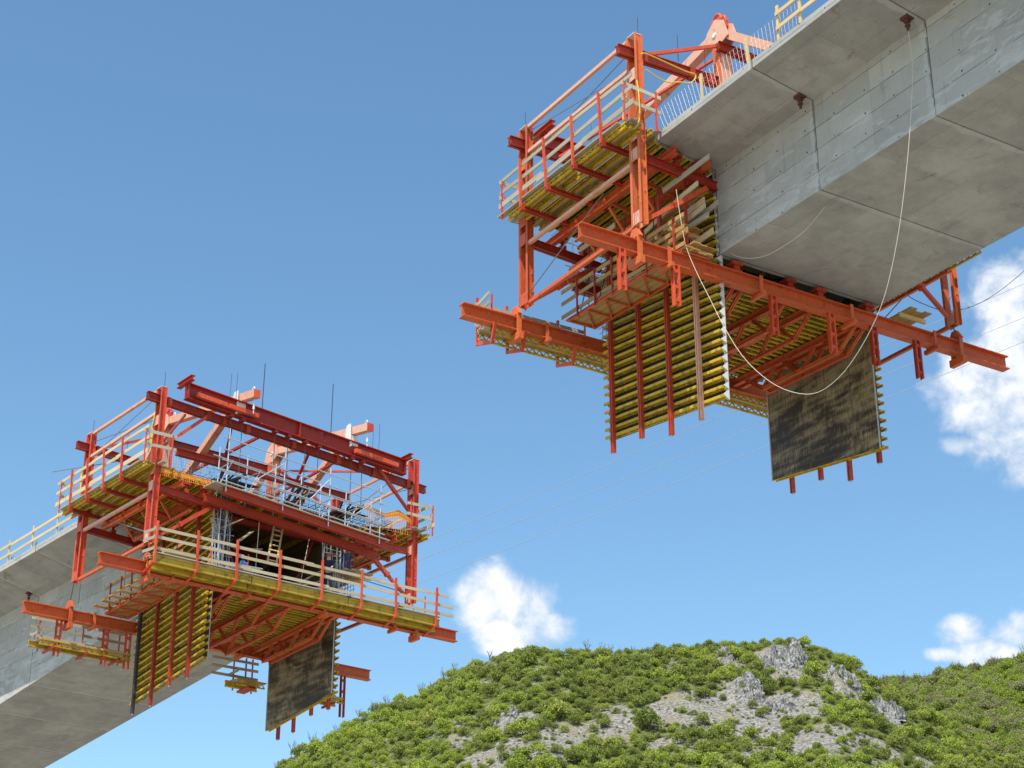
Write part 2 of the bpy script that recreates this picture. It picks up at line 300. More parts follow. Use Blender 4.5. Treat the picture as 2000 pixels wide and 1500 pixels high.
class MB:
    def __init__(s): s.v = []; s.f = []; s.mi = []; s.cm = 0; s.pc = []
    def add(s, vs, fs):
        n = len(s.v); s.pc.append((n, len(s.f))); s.v += [tuple(x) for x in vs]
        s.f += [tuple(i+n for i in f) for f in fs]; s.mi += [s.cm]*len(fs)
    def basis(s, p, q, up):
        p, q = V(p), V(q); d = (q-p).normalized(); up = V(up)
        if abs(d.dot(up)) > 0.995: up = V((1, 0, 0)) if abs(d.x) < 0.9 else V((0, 1, 0))
        sd_ = d.cross(up).normalized(); return p, q, sd_, sd_.cross(d).normalized()
    def ext(s, prof, p, q, up=(0, 0, 1)):
        p, q, x, y = s.basis(p, q, up); n = len(prof)
        vs = [p + x*a + y*b for a, b in prof] + [q + x*a + y*b for a, b in prof]
        fs = [(i, (i+1) % n, n+(i+1) % n, n+i) for i in range(n)] + [tuple(range(n))[::-1], tuple(range(n, 2*n))]
        s.add(vs, fs); return s
    def bar(s, p, q, w, h, up=(0, 0, 1)):
        return s.ext([(-w/2, -h/2), (w/2, -h/2), (w/2, h/2), (-w/2, h/2)], p, q, up)
    def ibeam(s, p, q, h, w, tf=0.025, tw=0.016, up=(0, 0, 1)):
        W, H = w/2, h/2
        return s.ext([(-W, -H), (W, -H), (W, -H+tf), (tw/2, -H+tf), (tw/2, H-tf), (W, H-tf), (W, H), (-W, H), (-W, H-tf), (-tw/2, H-tf), (-tw/2, -H+tf), (-W, -H+tf)], p, q, up)
    def chan(s, p, q, h, w, t=0.012, up=(0, 0, 1), side=1):
        H = h/2
        pr = [(0, -H), (w, -H), (w, -H+t), (t, -H+t), (t, H-t), (w, H-t), (w, H), (0, H)]
        if side < 0: pr = [(-a, b) for a, b in pr][::-1]
        return s.ext(pr, p, q, up)
    def duo(s, p, q, h, w, gap, t=0.012, up=(0, 0, 1)):
        """pair of channels back to back with a gap"""
        H = h/2; g = gap/2
        for sg in (1, -1):
            pr = [(g, -H), (g+w, -H), (g+w, -H+t), (g+t, -H+t), (g+t, H-t), (g+w, H-t), (g+w, H), (g, H)]
            if sg < 0: pr = [(-a, b) for a, b in pr][::-1]
            s.ext(pr, p, q, up)
        return s
    def box(s, a0, a1, b0, b1, c0, c1):
        vs = [(a, b, c) for a in (a0, a1) for b in (b0, b1) for c in (c0, c1)]
        s.add(vs, [(0, 1, 3, 2), (4, 6, 7, 5), (0, 4, 5, 1), (2, 3, 7, 6), (0, 2, 6, 4), (1, 5, 7, 3)]); return s
    def tube(s, pts, r, n=6):
        pts = [V(p) for p in pts]; rings = []
        d0 = (pts[1]-pts[0]).normalized(); up = V((0, 0, 1)) if abs(d0.z) < 0.9 else V((1, 0, 0))
        x = d0.cross(up).normalized()
        for i, p in enumerate(pts):
            d = (pts[min(i+1, len(pts)-1)] - pts[max(i-1, 0)]).normalized()
            x = (x - d*x.dot(d)).normalized(); y = d.cross(x)
            rr = r[i] if isinstance(r, (list, tuple)) else r
            rings += [p + (x*math.cos(2*math.pi*k/n) + y*math.sin(2*math.pi*k/n))*rr for k in range(n)]
        fs = []
        for i in range(len(pts)-1):
            fs += [(i*n+k, i*n+(k+1) % n, (i+1)*n+(k+1) % n, (i+1)*n+k) for k in range(n)]
        fs += [tuple(range(n))[::-1], tuple((len(pts)-1)*n+k for k in range(n))]
        s.add(rings, fs); return s
    def plate(s, pts, th, nrm):
        nrm = V(nrm).normalized()*th/2; n = len(pts); P = [V(p) for p in pts]
        s.add([p-nrm for p in P]+[p+nrm for p in P], [tuple(range(n))[::-1], tuple(range(n, 2*n))]+[(i, (i+1) % n, n+(i+1) % n, n+i) for i in range(n)]); return s
    def lattice(s, p, q, h=0.24, w=0.08, up=(0, 0, 1), pitch=0.30, fl=0.055):
        """timber lattice girder: two flanges and a zigzag web"""
        p, q, x, y = s.basis(p, q, up); H = h/2
        for sg in (-1, 1): s.ext([(-w/2, -fl/2), (w/2, -fl/2), (w/2, fl/2), (-w/2, fl/2)], p+y*sg*(H-fl/2), q+y*sg*(H-fl/2), y)
        L = (q-p).length; n = max(1, int(L/pitch)); d = (q-p)/n
        for i in range(n):
            a = p+d*i; b = p+d*(i+0.5); e = p+d*(i+1)
            s.bar(a-y*(H-fl), b+y*(H-fl), 0.035, 0.045, x); s.bar(b+y*(H-fl), e-y*(H-fl), 0.035, 0.045, x)
        return s
    def build(s, name, mats, parent, F, label=None):
        if not isinstance(mats, (list, tuple)): mats = [mats]
        org = parent['_o'] if parent is not None else (0, 0, 0)
        me = bpy.data.meshes.new(name)
        vs = [(F.s*(b-org[1]), a-org[0], c-org[2]) for a, b, c in s.v]
        fs = s.f if F.s > 0 else [f[::-1] for f in s.f]
        me.from_pydata(vs, [], [f[::-1] for f in fs]); me.update()
        for m in mats: me.materials.append(M[m])
        if len(mats) > 1: me.polygons.foreach_set('material_index', s.mi)
        o = bpy.data.objects.new(name, me); COL.objects.link(o)
        if parent is not None:
            o.parent = parent; o['_o'] = list(org)
        if label: o['label'] = label
        return o
def solo(F, name, mb, mats, label, cat, org, group=None):
    """a thing that is one mesh"""
    e = {'_o': org}
    o = mb.build(name, mats, e_parent(org), F); o.parent = None
    o.location = F.loc(*org); o.rotation_euler = (0, 0, F.rz)
    tag(o, label, cat, group); return o
class e_parent(dict):
    def __init__(s, org): dict.__init__(s, _o=org)
_build = MB.build
def build2(s, name, mats, parent, F, label=None):
    if isinstance(parent, e_parent):
        org = parent['_o']; s2 = MB(); s2.v = [(a-org[0], b-org[1], c-org[2]) for a, b, c in s.v]; s2.f = s.f; s2.mi = s.mi
        return _build(s2, name, mats, None, F, label)
    return _build(s, name, mats, parent, F, label)
MB.build = build2
def each(s, name, mats, parent, F, per=1):
    """every piece (or every 'per' pieces) of the mesh becomes an object of its own"""
    ends = s.pc[1:] + [(len(s.v), len(s.f))]; out = []
    for i in range(0, len(s.pc), per):
        (v0, f0), (v1, f1) = s.pc[i], ends[min(i+per-1, len(s.pc)-1)]
        m = MB(); m.v = s.v[v0:v1]; m.f = [tuple(k-v0 for k in f) for f in s.f[f0:f1]]; m.mi = s.mi[f0:f1]
        out.append(m.build(name, mats, parent, F))
    return out
MB.each = each
def jit(x=0.03): return rnd.uniform(-x, x)

# ------------------------------------------------------------------ the two concrete cantilevers
def girder(F, D, bc, half, root, tip, tipb, bot, a0, a1, seg_off, label, matname):
    """hollow box girder with cantilevered wings; bot(a) gives the soffit height"""
    org = (0, bc, D)
    t = thing(F, 'box_girder_bridge', label, 'bridge', org, 'bridge cantilevers')
    N = 24; sec = []
    for i in range(N+1):
        a = a0 + (a1-a0)*i/N; zb = bot(a)
        for x in (-1, 1): pass
        outer = [(-tipb, D), (-tipb, tip), (-half, root), (-half, zb), (half, zb), (half, root), (tipb, tip), (tipb, D)]
        sec.append([(a, bc+b, c) for b, c in outer])
    mb = MB(); n = 8
    vs = [p for s in sec for p in s]; fs = []
    for i in range(N):
        for k in range(n): fs.append((i*n+k, i*n+(k+1) % n, (i+1)*n+(k+1) % n, (i+1)*n+k))
    fs.append(tuple(range(n)))
    # open end: walls of the hollow box seen from the front
    zb = bot(a1); base = N*n; w = 0.46; inn = [(-half+w, zb+0.26), (half-w, zb+0.26), (half-w, root-0.25), (half-w-0.5, root+0.22), (-half+w+0.5, root+0.22), (-half+w, root-0.25)]
    k0 = len(vs)
    vs += [(a1, bc+b, c) for b, c in inn] + [(a1-4.6, bc+b, c) for b, c in inn]
    fs += [(k0+k, k0+(k+1) % 6, k0+6+(k+1) % 6, k0+6+k) for k in range(6)] + [tuple(k0+6+k for k in range(6))]
    o = base
    fs += [(o+3, o+4, k0+1, k0+0), (o+4, o+5, k0+2, k0+1), (o+5, o+6, o+7, k0+3, k0+2), (o+7, o+0, k0+4, k0+3), (o+0, o+1, o+2, k0+5, k0+4), (o+2, o+3, k0+0, k0+5)]
    mb.add(vs, fs)
    mb.build('girder', matname, t, F)
    return t
R_D, L_D = 31.24, 28.46
M['concR'] = mat('board_marked_concrete', f_concrete(4.85, 4.85+0.0, 1.0), 0.85, spec=0.25)
M['concL'] = mat('board_marked_concrete_damp', f_concrete(4.7, 4.7-2.9, 1.25), 0.85, spec=0.25)
R_BC, L_BC = -0.18, -0.12
def r_bot(a): return 27.49 - 0.004*min(0, a)*-1 - 0.00035*a*a
def l_bot(a): return 23.95 + 0.085*a
bR = girder(RF, R_D, R_BC, 3.4, 30.60, 30.95, 5.75, r_bot, -70, 0.16, 0, 'near concrete box girder end crossing the upper right corner', 'concR')
bL = girder(LF, L_D, L_BC, 3.4, 27.55, 28.14, 5.88, l_bot, -75, 0.16, 0, 'far concrete box girder running out of the lower left corner', 'concL')

def soffit_anchor(F, a, b, c, label):
    mb = MB(); mb.box(a-.14, a+.14, b-.14, b+.14, c-.10, c+.06); mb.box(a-.07, a+.07, b-.07, b+.07, c-.2, c-.10)
    mb.tube([(a, b, c-.2), (a, b, c-.46)], 0.045, 8); mb.tube([(a, b, c-.27), (a, b, c-.33)], 0.085, 8)
    solo(F, 'anchor_plate', mb, 'rustplate', label, 'anchor', (a, b, c), 'rusty anchors under the deck wings')
soffit_anchor(RF, -4.75, -4.02, 30.69, 'rusty anchor plate under the near deck wing, next to the red traveller')
soffit_anchor(RF, -9.45, -4.05, 30.70, 'rusty anchor plate at top right from which the white rope hangs')
soffit_anchor(LF, -11.3, -4.0, 27.72, 'rusty anchor plate under the far deck wing, close to the left edge')
soffit_anchor(LF, -5.7, -4.0, 27.72, 'rusty anchor plate behind the projecting orange beam end')

def deck_rail(F, posts, b, D, label, single=()):
    """timber guard rail on the deck edge; posts given by a"""
    t = thing(F, 'deck_guardrail', label, 'guardrail', (posts[0], b, D), 'timber guardrails along the deck edges')
    for a in posts:
        MB().bar((a, b, D-.02), (a+jit(.05), b+jit(.04), D+1.36), 0.10, 0.05, (0, 1, 0)).build('post', 'newwood', t, F)
    for h in (0.55, 1.06):
        mb = MB()
        for i in range(len(posts)-1):
            a, e = posts[i], posts[i+1]
            mb.bar((a-(e-a)*.12, b-.05-.02*(i % 2), D+h+jit(.03)), (e, b-.05-.02*(i % 2), D+h+jit(.03)), 0.028, 0.13)
        mb.each('rail', 'newwood', t, F)
    mb = MB()
    for a in posts:
        for k in range(5): mb.tube([(a+.1+k*.07, b+.1, D), (a+.16+k*.07+jit(.05), b+.08, D+.45+jit(.08))], 0.008, 4)
    mb.build('starter_bars', 'rebar', t, F)
    for a in single: MB().bar((a, b, D-.02), (a+.04, b+jit(.04), D+1.1), 0.09, 0.05, (0, 1, 0)).build('post', 'newwood', t, F)
    return t
deck_rail(LF, [-2.0, -4.9, -7.6, -10.3, -13.0, -15.7, -18.4, -21.1], -6.0+.28, L_D, 'timber rail along the far deck edge at the left border')
deck_rail(RF, [-12.9, -10.9, -8.9, -6.9, -5.9], -5.75, R_D, 'timber rail along the near deck edge at the top', (-4.5, -2.2))
def net(F, name, pts, label, cat, m='mesh_white', step=0.16, r=0.006, group=None, hem=None):
    """wire or plastic net hung between lower and upper points [(low, high), ...]"""
    mb = MB(); P = []
    for (l0, h0), (l1, h1) in zip(pts[:-1], pts[1:]):
        l0, h0, l1, h1 = map(V, (l0, h0, l1, h1)); n = max(1, int((l1-l0).length/step))
        for i in range(n): P.append((l0.lerp(l1, i/n), h0.lerp(h1, i/n)))
    P.append((V(pts[-1][0]), V(pts[-1][1])))
    for i, (l, h) in enumerate(P): mb.tube([l, l.lerp(h, .5)+V((jit(.02), jit(.02), 0)), h], r, 4)
    nz = max(2, int((P[0][1]-P[0][0]).length/step*0.8))
    for k in range(nz+1):
        mb.tube([l.lerp(h, k/nz) for l, h in P], r, 4)
    if hem:
        for (l0, h0), (l1, h1) in zip(P[:-1], P[1:]):
            mb.add([l0.lerp(h0, hem), l1.lerp(h1, hem), h1, h0], [(0, 1, 2, 3)])
    o = tuple(P[0][0]); return solo(F, name, mb, m, label, cat, o, group)
net(RF, 'safety_net', [((-0.2, -5.66, R_D), (0.2, -5.68, R_D+1.05)), ((-2.9, -5.66, R_D), (-2.7, -5.68, R_D+1.15)), ((-6.8, -5.66, R_D), (-6.8, -5.68, R_D+1.05))], 'pale net fixed to the near deck edge in front of the red lifting frame', 'net')

# ------------------------------------------------------------------ form travellers
def traveller(F, D, P):
    W = P['w']; near = 'near side of the ' + W; far = 'far side of the ' + W
    AR, AF = 0.0, 6.6; B = 6.7; ct = D+3.44; cb = D-3.64
    tr, tf = P['xr'], P['xf']            # heights of the two top crossbeams at b = -7.3 and +7.3
    T = thing(F, 'form_traveller', P['label'], 'traveller', (3.3, 0, D), 'form travellers')
    # columns: two channels with a gap, batten plates between
    for a in (AR, AF):
        for b in (-B, B):
            mb = MB()
            for sg in (-1, 1):
                mb.chan((a+sg*.17, b, cb), (a+sg*.17, b, ct), 0.26, 0.11, 0.014, (0, 1, 0), -sg)
            o = mb.build('column', P['colmat'], T, F)
            mb = MB()
            for c in (cb+.25, cb+2.55, D-.35, D+1.9):
                for s2 in (-1, 1): mb.box(a-.16, a+.16, b+s2*.132-.008, b+s2*.132+.008, c-.22, c+.22)
            mb.each('batten', 'salmon' if a == P['lit'] else 'orange', o, F)  # lit column row takes the sunlit salmon colour, the other plain orange
            mb = MB(); mb.box(a-.2, a+.2, b-.14, b+.14, ct, ct+.02); mb.build('cap_plate', 'white', o, F)
            mb = MB()
            k = 0
            while cb+.4+k*.42 < ct-.3:
                c = cb+.4+k*.42; k += 1
                for sg in (-1, 1):
                    for s2 in (-.07, .07):
                        mb.tube([(a+sg*.192, b+s2, c), (a+sg*.16, b+s2, c)], 0.013, 6)
            for c in (cb+1.2, cb+3.2, cb+4.9): mb.tube([(a-.24, b+.09, c), (a+.24, b+.09, c)], 0.018, 6)
            mb.build('bolt_row', 'galv', o, F)
    # top crossbeams (double channels through the columns)
    for a, (c0, c1) in ((AR, tr), (AF, tf)):
        mb = MB(); mb.duo((a, -7.4, c0), (a, 7.4, c1), 0.34, 0.10, 0.06, 0.016)
        o = mb.build('top_crossbeam', 'red', T, F)
        mb = MB()
        for b in (-6.35, -4.4, -3.6, -2.4, 0, 2.4, 3.6, 4.4, 6.35):
            c = c0+(c1-c0)*(b+7.4)/14.8; mb.box(a-.14, a+.14, b-.1, b+.1, c-.19, c+.19)
        mb.each('stiffener', 'red', o, F)
    # side tubes and crossed tie rods between front and rear columns
    for b in (-B, B):
        for c0, c1 in ((ct-.05, ct-.05), (D+2.25, D+2.35), (D-1.3, D-1.3), (cb+.05, cb+.05)):
            mb = MB(); mb.bar((AR+.2, b-.03, c0), (AF-.2, b-.03, c1), 0.12, 0.13)
            mb.build('side_beam', 'salmon' if c0 > D-2 else 'orange', T, F)  # upper beams take the sunlit salmon colour
        mb = MB()
        mb.tube([(AR+.1, b, ct-.45), (AF-.1, b, D+2.05)], 0.016, 5); mb.tube([(AF-.1, b, ct-.2), (AR+.1, b, D+2.2)], 0.016, 5)
        mb.build('tie_rod', 'wire', T, F)
        mb = MB(); mb.tube([(AF-.1, b+.05, cb+.5), (AR+2.2, b+.2, D-1.3)], 0.02, 5)
        mb.build('tie_rod', 'wire', T, F)
    # raking props: from column foot inwards, and from column up to the top crossbeam
    for a in (AR, AF):
        for sg in (-1, 1):
            p, q = V((a, sg*(B-.25), cb+.3)), V((a, sg*4.0, D-1.45)); m = p.lerp(q, .45)
            mb = MB(); mb.bar(p, m, 0.13, 0.13, (1, 0, 0)); mb.bar(m, q, 0.17, 0.17, (1, 0, 0))
            mb.bar(m-(q-p).normalized()*.06, m+(q-p).normalized()*.06, .22, .22, (1, 0, 0))
            o = mb.build('raking_prop', 'bright', T, F)
            if a == AF:
                p, q = V((a+.05, sg*(B-.2), D+.75)), V((a+.05, sg*4.4, D+2.75)); m = p.lerp(q, .4)
                mb = MB(); mb.bar(p, m, 0.12, 0.12, (1, 0, 0)); mb.bar(m, q, 0.15, 0.15, (1, 0, 0)); mb.build('raking_prop', 'bright', T, F)
        # mid crossbeams out of the columns carrying the wing forms
        for sg in (-1, 1):
            mb = MB(); mb.duo((a, sg*6.45, D-1.12), (a, sg*3.55, D-1.28), 0.30, 0.09, 0.05, 0.014)
            o = mb.build('mid_crossbeam', 'red', T, F)
            for b in (5.2, 4.3):
                mb = MB(); c = D-1.05
                mb.box(a-.12, a+.12, sg*b-.1, sg*b+.1, c, c+.17); mb.tube([(a, sg*b, c+.17), (a, sg*b, c+.4)], .06, 8)
                mb.box(a-.17, a+.17, sg*b-.16, sg*b+.16, c+.36, c+.46)
                mb.build('screw_jack', 'red', o, F)
    # longitudinal support girders under the wings, with knee trusses
    for sg in (-1, 1):
        for b in (5.55, 4.2):
            mb = MB(); mb.ibeam((-.5, sg*b, D-.88+.02*b), (7.0, sg*b, D-.88+.02*b), 0.26, 0.2)
            mb.build('wing_girder', 'orange', T, F)
        mb = MB()
        for a in (1.6, 3.3, 5.0):
            mb.chan((a, sg*5.7, D-.72), (a, sg*3.75, D-1.0), .14, .07)
            mb.bar((a, sg*5.5, D-1.0), (a, sg*4.9, D-1.75), .08, .08); mb.bar((a, sg*4.2, D-1.0), (a, sg*4.9, D-1.75), .08, .08)
            mb.bar((a, sg*4.9, D-1.75), (a+1.6, sg*4.9, D-1.75), .10, .12); mb.bar((a+.8, sg*4.9, D-1.75), (a+.8, sg*4.2, D-1.05), .07, .07)
        mb.build('knee_frame', 'orange', T, F)
    # main lifting frames on the webs
    for b in (-3.0, 3.0):
        ap = D+5.25
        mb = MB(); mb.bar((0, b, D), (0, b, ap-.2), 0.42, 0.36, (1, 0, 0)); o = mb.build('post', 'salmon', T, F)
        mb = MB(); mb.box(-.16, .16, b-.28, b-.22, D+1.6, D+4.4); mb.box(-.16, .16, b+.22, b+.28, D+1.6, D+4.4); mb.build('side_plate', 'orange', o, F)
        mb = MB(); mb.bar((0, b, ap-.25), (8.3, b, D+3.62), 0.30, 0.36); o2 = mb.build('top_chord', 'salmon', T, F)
        mb = MB(); mb.box(8.3, 8.34, b-.16, b+.16, D+3.43, D+3.81); mb.build('end_plate', 'bright', o2, F)
        for a in (.75, 8.0):
            mb = MB(); c = ap-.25+(D+3.62-ap+.25)*a/8.3+.2
            mb.tube([(a+.09*math.cos(k*.6), b, c+.07+.11*math.sin(k*.6)) for k in range(11)], .025, 6); mb.build('lifting_eye', 'white', o2, F)
        mb = MB(); mb.bar((.25, b, D+.5), (6.4, b, D+3.75), 0.32, 0.30); mb.build('strut', 'salmon', T, F)
        mb = MB(); mb.bar((-.1, b, ap-.35), (-5.6, b, D+.35), 0.30, 0.30); mb.build('backstay', 'salmon', T, F)
        mb = MB(); mb.bar((-5.9, b, D+.2), (1.2, b, D+.2), 0.3, 0.34); mb.build('base_beam', 'orange', T, F)
        mb = MB()
        for s2 in (-.2, .2):
            mb.plate([(-.62, b+s2, ap-.75), (.05, b+s2, ap-.95), (.62, b+s2, ap-.55), (.5, b+s2, ap-.1), (.05, b+s2, ap+.22), (-.4, b+s2, ap-.05)], .03, (0, 1, 0))
        o = mb.build('gusset', 'salmon', T, F)
        mb = MB()
        for s2 in (-.1, .1):
            mb.tube([(.05+.22*math.cos(k*.55), b+s2, ap+.22+.22*math.sin(k*.55)) for k in range(12)], .06, 6)
        mb.box(-.2, .3, b-.2, b+.2, ap-.05, ap+.2)
        mb.build('lifting_shackle', 'bright', o, F)
        mb = MB()
        for s2 in (-.225, .225): mb.tube([(.1, b+s2*.95, ap-.4), (.1, b+s2*1.12, ap-.4)], .09, 10)
        mb.build('pin', 'white', o, F)
        # front saddle and hanging chain under the chord tip
        mb = MB(); mb.box(6.6, 7.05, b-.2, b+.2, D+3.1, D+3.6); mb.plate([(6.5, b-.24, D+3.0), (7.15, b-.24, D+3.0), (7.05, b-.24, D+4.15), (6.75, b-.24, D+4.15)], .04, (0, 1, 0)); mb.build('saddle', 'white', T, F)
        mb = MB(); mb.tube([(8.1, b, D+3.45), (8.1, b, D+2.75)], .02, 6); mb.tube([(8.1, b, D+3.1), (8.1, b, D+2.95)], .05, 8); mb.build('hanging_chain', 'white', T, F)
    mb = MB(); mb.duo((-.25, -3.4, D+4.15), (-.25, 3.4, D+4.15), .3, .1, .06); mb.build('apex_crossbeam', 'red', T, F)
    mb = MB(); mb.duo((4.3, -4.6, D+1.75), (4.3, 4.6, D+1.75), .3, .1, .06); mb.build('inner_crossbeam', 'red', T, F)
    mb = MB()
    for sg in (-1, 1):
        mb.bar((-.05, sg*6.3, D+2.85), (-.15, sg*3.2, D+4.3), .11, .11); mb.bar((-.2, sg*3.0, D+4.1), (6.4, sg*5.4, D+2.6), .09, .09)
    mb.each('wind_brace', 'bright', T, F)
    mb = MB()
    for sg in (-1, 1): mb.bar((.3, sg*3.3, D+1.5), (6.3, sg*1.2, D+2.9), .12, .12); mb.bar((.3, sg*.4, D+.7), (6.3, sg*3.0, D+2.8), .1, .1)
    mb.each('plan_brace', 'red', T, F)
    # big plate girder across the front
    g0, g1 = P['g']; a = 7.0
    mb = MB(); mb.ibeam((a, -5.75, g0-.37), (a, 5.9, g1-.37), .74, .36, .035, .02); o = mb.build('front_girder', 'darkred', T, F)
    mb = MB()
    for b in [-5.7, 0, 5.85]:
        c = g0-.37+(g1-g0)*(b+5.75)/11.65
        mb.plate([(a-.2, b, c-.36), (a+.2, b, c-.36), (a+.2, b, c+.36), (a-.2, b, c+.36)], .03, (0, 1, 0))
    for b in [x*.9-4.9 for x in range(12)]:
        c = g0-.47+(g1-g0)*(b+5.75)/11.65
        for s2 in (-.3, .3): mb.tube([(a-.022, b, c+s2), (a+.03, b, c+s2)], .022, 6)
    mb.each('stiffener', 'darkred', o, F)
    mb = MB()
    for b, c in ((-5.75, g0), (5.9, g1)): mb.ibeam((a-.75, b, c+.1), (a+.55, b, c+.1), .22, .22, .02, .014)
    mb.each('end_stub', 'red', o, F)
    mb = MB()
    for b in (-4.6, -3.0, 3.7, 4.6):
        c = g0+(g1-g0)*(b+5.75)/11.65-.55; mb.bar((a+.22, b-.75, c+.12), (a+.22, b+.75, c+.03), .18, .2)
    mb.each('packing_beam', 'bright', o, F)
    mb = MB()
    for b in (-3.5, -2.9, -1.2, -.5, .4, 1.1, 2.9, 3.5):
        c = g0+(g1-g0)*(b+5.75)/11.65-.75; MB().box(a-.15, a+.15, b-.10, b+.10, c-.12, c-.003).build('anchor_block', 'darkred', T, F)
        mb.tube([(a, b, c-.2), (a, b, D-.4)], .018, 5)
    mb.each('hanger_rod', 'bar', T, F)
    mb = MB()
    for a2, b, c0, c1 in ((7.0, -1.94, g0-.4, D+5.85), (7.0, 1.73, g1, D+5.9), (7.0, -3.6, g0-.2, D+4.9), (7.0, -3.3, g0-.2, D+5.0), (7.0, 4.4, g1, D+4.6), (7.0, 4.05, g1, D+4.4)):
        mb.tube([(a2, b, c0), (a2, b+.02, c1)], .022 if abs(b) < 2 else .010, 5)
    for a2, b in ((AF+.1, -B+.05), (AR-.1, -B+.1), (AR, -4.9), (AR+.2, -3.6)): mb.tube([(a2, b, ct-.3), (a2, b, ct+.75)], .012, 5)
    mb.each('tie_bar', 'bar', T, F)
    # chain hoists on the near columns
    for a in P['hoist']:
        mb = MB(); mb.tube([(a, -B-.1, D+1.2), (a, -B-.1, D+1.65)], .08, 10); mb.tube([(a, -B-.1, D+1.65), (a, -B-.1, D+2.0)], .012, 5)
        mb.tube([(a, -B-.1, D+1.15), (a, -B-.1, D+.75)], .05, 8); mb.build('chain_hoist', 'hose', T, F)

    # ---- bottom crossbeams, each hung by rods, with clamps and hanging posts
    def crossbeam(a, top, label, hang, dirn):
        t = thing(F, 'bottom_crossbeam', label, 'beam', (a, 0, top-.25), 'long bottom crossbeams of the travellers')
        mb = MB(); mb.ibeam((a, -9.05, top-.25), (a, 9.05, top-.25), 0.50, 0.34, .035, .022); mb.build('beam', 'orange', t, F)
        for b in (-6.9, 6.7):
            mb = MB()
            for s2 in (-.24, .24):
                mb.chan((a+s2, b, top-.78), (a+s2, b, top+.12), .16, .07, .014, (0, 1, 0), 1 if s2 > 0 else -1)
            mb.box(a-.33, a+.33, b-.09, b+.09, top-.86, top-.60); mb.plate([(a-.3, b, top+.1), (a+.3, b, top+.1), (a+.1, b, top+.42), (a-.1, b, top+.42)], .14, (0, 1, 0))
            o = mb.build('hanger_yoke', 'orange', t, F)
            mb = MB(); mb.tube([(a, b, top+.4), (a*.98+P['dx'], b*.985, cb+.1)], .022, 6); mb.build('hanger_rod', 'bar', o, F)
        mb = MB()
        for b in (-5.75, -2.1, 1.75, 5.5):
            for s2 in (-.19, .19): mb.bar((a+s2, b, top-.56), (a+s2, b, top+.06), .05, .12, (0, 1, 0))
            mb.box(a-.34, a+.34, b-.06, b+.06, top-.66, top-.52)
        mb.each('clamp', 'orange', t, F, 3)
        for b, dl in hang:
            mb = MB()
            for s2 in (-.075, .075): mb.chan((a+dirn*.12, b+s2, top-.5-dl), (a+dirn*.12, b+s2, top-.5), .14, .055, .012, (1, 0, 0), 1 if s2 > 0 else -1)
            for z in (.2, .75, 1.2): mb.box(a+dirn*.12-.05, a+dirn*.12+.05, b-.07, b+.07, top-.5-z-.06, top-.5-z+.06)
            mb.build('hanging_post', 'bright' if b < 2.5 else 'red', t, F)
        if P['shoes'] and dirn < 0:
            for b in (-2.9, -.68, .6, 2.7):
                mb = MB(); mb.box(a-.05, a+.35, b-.16, b+.16, top, top+.14); mb.box(a+.0, a+.3, b-.11, b+.11, top+.14, top+.30); mb.box(a-.06, a+.34, b-.2, b+.2, top+.30, top+.42); mb.build('bearing_shoe', 'red', t, F)
        return t
    br, bf = P['br'], P['bf']
    crossbeam(-.02, br, P['lbr'], P['hang_r'], -1)
    crossbeam(6.95, bf, P['lbf'], P['hang_f'], 1)

    # ---- floor formwork between the web forms
    t = thing(F, 'floor_formwork', 'yellow timber floor form slung low under the ' + W, 'formwork', (3.4, 0, br), 'floor forms')
    sl = (bf-br)/7.0
    def fz(a): return br + sl*a
    k = 0; a = .32
    while a < 6.85:
        for b0, b1 in ((-3.36, .25+jit(.2)), (-.25+jit(.2), 3.36)):
            da = .09 if b0 > -1 else 0
            mb = MB(); j0 = jit(.03); mb.lattice((a+da+j0, b0, fz(a)+.02), (a+da+j0+jit(.03), b1, fz(a)+.02), .22, .08, pitch=.34); mb.build('floor_beam', 'yellow', t, F)
        a += .30
    mb = MB(); mb.plate([(.2, -3.38, fz(.2)+.15), (.2, 3.38, fz(.2)+.15), (6.9, 3.38, fz(6.9)+.15), (6.9, -3.38, fz(6.9)+.15)], .03, (0, 0, 1)); mb.build('floor_sheet', 'gap_shade', t, F)  # sheet coloured near-black for the shade between floor beams
    for b in (-2.85, -2.5, -.75, .4, 2.35, 2.72):
        mb = MB(); z0, z1 = fz(.15)-.27, fz(6.78)-.27
        mb.ibeam((.17, b, z0), (6.77, b, z1), .24, .17, .02, .012); o = mb.build('truss_girder', 'orange', t, F)
        mb = MB(); lo = lambda a: fz(a)-1.02
        mb.duo((1.2, b, lo(1.2)), (5.2, b, lo(5.2)), .12, .05, .03); mb.build('lower_chord', 'orange', o, F)
        mb = MB()
        for (x0, l0), (x1, l1) in (((.35, 0), (1.2, 1)), ((5.2, 1), (6.1, 0)), ((1.2, 1), (1.9, 0)), ((5.2, 1), (4.5, 0)), ((3.0, 1), (2.4, 0)), ((3.4, 1), (4.0, 0))):
            p = V((x0, b, lo(x0) if l0 else fz(x0)-.38)); q = V((x1, b, lo(x1) if l1 else fz(x1)-.38)); mb.duo(p, q, .08, .05, .03)
        for x in (1.2, 5.2): mb.plate([(x-.2, b, lo(x)-.06), (x+.2, b, lo(x)-.06), (x+.16, b, lo(x)+.16), (x-.16, b, lo(x)+.16)], .02, (0, 1, 0))
        mb.each('truss_member', 'orange', o, F)

